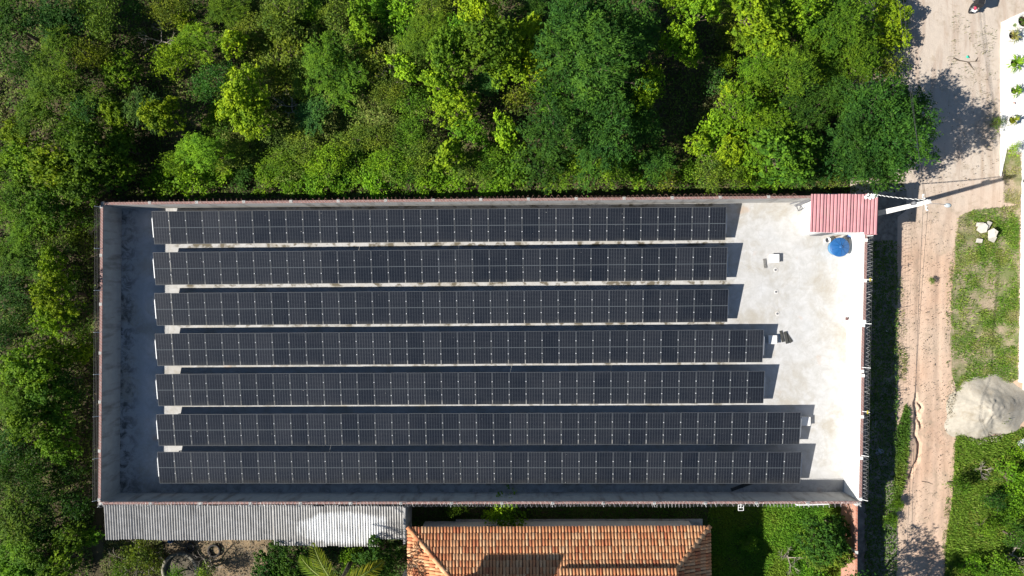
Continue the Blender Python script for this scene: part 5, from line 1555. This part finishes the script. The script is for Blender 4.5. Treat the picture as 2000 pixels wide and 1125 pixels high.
scatter('verge_grass', VP, 1000, 'grass', GP, 'patchy sunlit grass on the verge above the sand heap', 'grass', zbase=GZ + .08, seed=11, mask=vmask, size=(.08, .20))
scatter('verge_grass', VP2, 950, 'grass', [(.12, .22, .022), (.17, .25, .03), (.10, .21, .02), (.22, .26, .04), (.085, .19, .02)], 'thick green grass on the verge below the sand heap', 'grass', zbase=GZ + .08, seed=12, size=(.13, .32))
scatter('verge_tufts', VP, 60, 'grass', [(.22, .27, .05), (.13, .24, .025), (.30, .29, .12)], 'taller tufts and dry stalks over the upper verge', 'grass', zbase=GZ + .08, seed=31, size=(.18, .34), mask=lambda x, y, u: u < (fbm(x, y, 1.4, 53, 3) - .42) * 3)
scatter('verge_tufts', VP2, 70, 'grass', [(.20, .28, .04), (.13, .25, .022), (.26, .27, .08)], 'taller tufts and stalks over the lower verge', 'grass', zbase=GZ + .08, seed=32, size=(.22, .44), mask=lambda x, y, u: u < (fbm(x, y, 1.4, 55, 3) - .38) * 3)
scatter('verge_grass', VP3, 300, 'grass', [(.34, .28, .15), (.26, .25, .08), (.2, .23, .05)], 'sparse yellow weeds below the white pavement', 'grass', zbase=GZ + .08, seed=13, mask=vmask, size=(.10, .24))
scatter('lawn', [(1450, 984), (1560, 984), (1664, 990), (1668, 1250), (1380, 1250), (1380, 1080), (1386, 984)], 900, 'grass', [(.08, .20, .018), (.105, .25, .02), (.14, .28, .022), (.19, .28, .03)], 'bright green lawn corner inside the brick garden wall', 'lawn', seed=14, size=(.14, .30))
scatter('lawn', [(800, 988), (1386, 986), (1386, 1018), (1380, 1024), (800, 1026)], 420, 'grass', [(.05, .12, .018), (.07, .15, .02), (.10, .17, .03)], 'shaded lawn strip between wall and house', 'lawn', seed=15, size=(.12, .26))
scatter('ditch_weeds', [(1700, 470), (1752, 470), (1752, 700), (1748, 1250), (1686, 1250), (1688, 990), (1692, 800)], 200, 'scrub', [(.06, .12, .02), (.10, .17, .03), (.07, .13, .025)], 'low weeds in the shade outside the road wall', 'weeds', seed=16, hgt=.3, size=(.08, .2), zbase=GZ + .03)
scatter('strip_grass', [(1752, 838), (1766, 790), (1774, 800), (1772, 870), (1766, 930), (1752, 990), (1744, 985), (1748, 900)], 900, 'grass', [(.07, .15, .02), (.10, .19, .022), (.14, .20, .03)], 'green grass strip between shade and road gullies', 'grass', seed=17, size=(.18, .38), zbase=GZ + .04)
scatter('strip_grass', [(1747, 545), (1760, 540), (1766, 600), (1772, 700), (1768, 745), (1752, 740), (1748, 640)], 260, 'grass', [(.12, .17, .03), (.20, .22, .06), (.09, .15, .025)], 'thin weeds along the edge of the wall shadow', 'grass', seed=18, size=(.10, .24), zbase=GZ + .04, mask=lambda x, y, u: u < (fbm(x, y, 1.6, 43, 3) - .3) * 2.5)
scatter('road_weeds', [(1860, 20), (1950, 60), (1950, 280), (1930, 330), (1900, 200), (1850, 120)], 70, 'grass', [(.16, .17, .07), (.22, .20, .10), (.10, .14, .04)], 'scattered dry weeds on the sandy road', 'weeds', seed=19, size=(.08, .2), zbase=GZ + .05, mask=lambda x, y, u: u < (fbm(x, y, 1.2, 45, 3) - .48) * 4)
scatter('fallen_leaves', [(1700, 410), (1950, 60), (1950, 400), (1860, 420), (1850, 1250), (1690, 1250)], 16, 'scrub', [(.12, .085, .05), (.18, .13, .08), (.09, .07, .045)], 'fallen leaves and crumbs scattered over the dirt road', 'leaf litter', seed=20, hgt=.02, size=(.04, .12), zbase=GZ + .05, mask=lambda x, y, u: u < (fbm(x, y, .7, 47, 3) - .3) * 2)
scatter('basin_weeds', [(205, 1052), (318, 1052), (325, 1100), (312, 1200), (200, 1200)], 240, 'scrub', [(.10, .13, .03), (.15, .16, .05), (.07, .11, .025)], 'tall weeds beside the bare earth yard', 'weeds', seed=22, hgt=.8, size=(.08, .2))
scatter('garden_weeds', [(545, 1060), (795, 1045), (795, 1250), (520, 1250)], 200, 'scrub', [(.03, .06, .016), (.05, .10, .02), (.07, .12, .025)], 'dark weeds under the coconut palm', 'weeds', seed=23, hgt=.6, size=(.1, .22))
scatter('sand_spill', [(1846, 775), (1862, 745), (1880, 850), (1905, 868), (1950, 862), (1960, 850), (1900, 840), (1862, 822), (1850, 812)], 220, 'scrub', [(.40, .36, .28), (.46, .41, .32)], 'lumps of sand spilled round the heap', 'sand', seed=26, hgt=.04, size=(.05, .14), zbase=GZ + .09)
scatter('edge_weeds', [(1846, 560), (1862, 480), (1866, 430), (1880, 415), (1872, 440), (1866, 500), (1862, 600), (1862, 740), (1850, 760), (1846, 700)], 260, 'grass', [(.18, .20, .06), (.12, .18, .03), (.24, .22, .10)], 'ragged weeds creeping over the road edge', 'weeds', seed=27, size=(.08, .20), zbase=GZ + .05, mask=lambda x, y, u: u < (fbm(x, y, 1.5, 49, 3) - .40) * 3)
scatter('edge_weeds', [(1836, 1125), (1842, 1000), (1852, 930), (1862, 860), (1868, 870), (1858, 960), (1848, 1060), (1846, 1240), (1836, 1240)], 320, 'grass', [(.14, .20, .03), (.10, .19, .022), (.2, .2, .07)], 'ragged weeds along the lower road edge', 'weeds', seed=28, size=(.08, .22), zbase=GZ + .05, mask=lambda x, y, u: u < (fbm(x, y, 1.5, 51, 3) - .36) * 3)
scatter('road_pebbles', [(1756, 430), (1855, 430), (1848, 1250), (1752, 1250)], 22, 'scrub', [(.24, .19, .14), (.36, .29, .22), (.16, .12, .09)], 'clods and pebbles strewn along the dirt road', 'pebbles', seed=29, hgt=.02, size=(.03, .10), zbase=GZ + .05)
scatter('yard_litter', [(318, 1055), (540, 1055), (540, 1200), (318, 1200)], 60, 'scrub', [(.10, .08, .05), (.22, .20, .16), (.06, .07, .03)], 'leaf litter and debris on the earth yard', 'leaf litter', seed=30, hgt=.06, size=(.05, .16), zbase=GZ + .02)
scatter('heap_weeds', [(1940, 808), (1968, 800), (1975, 822), (1945, 832)], 26, 'grass', [(.12, .15, .04), (.16, .18, .06)], 'few weeds sprouting on the sand heap', 'weeds', seed=24, size=(.2, .4), zbase=GZ + .55)
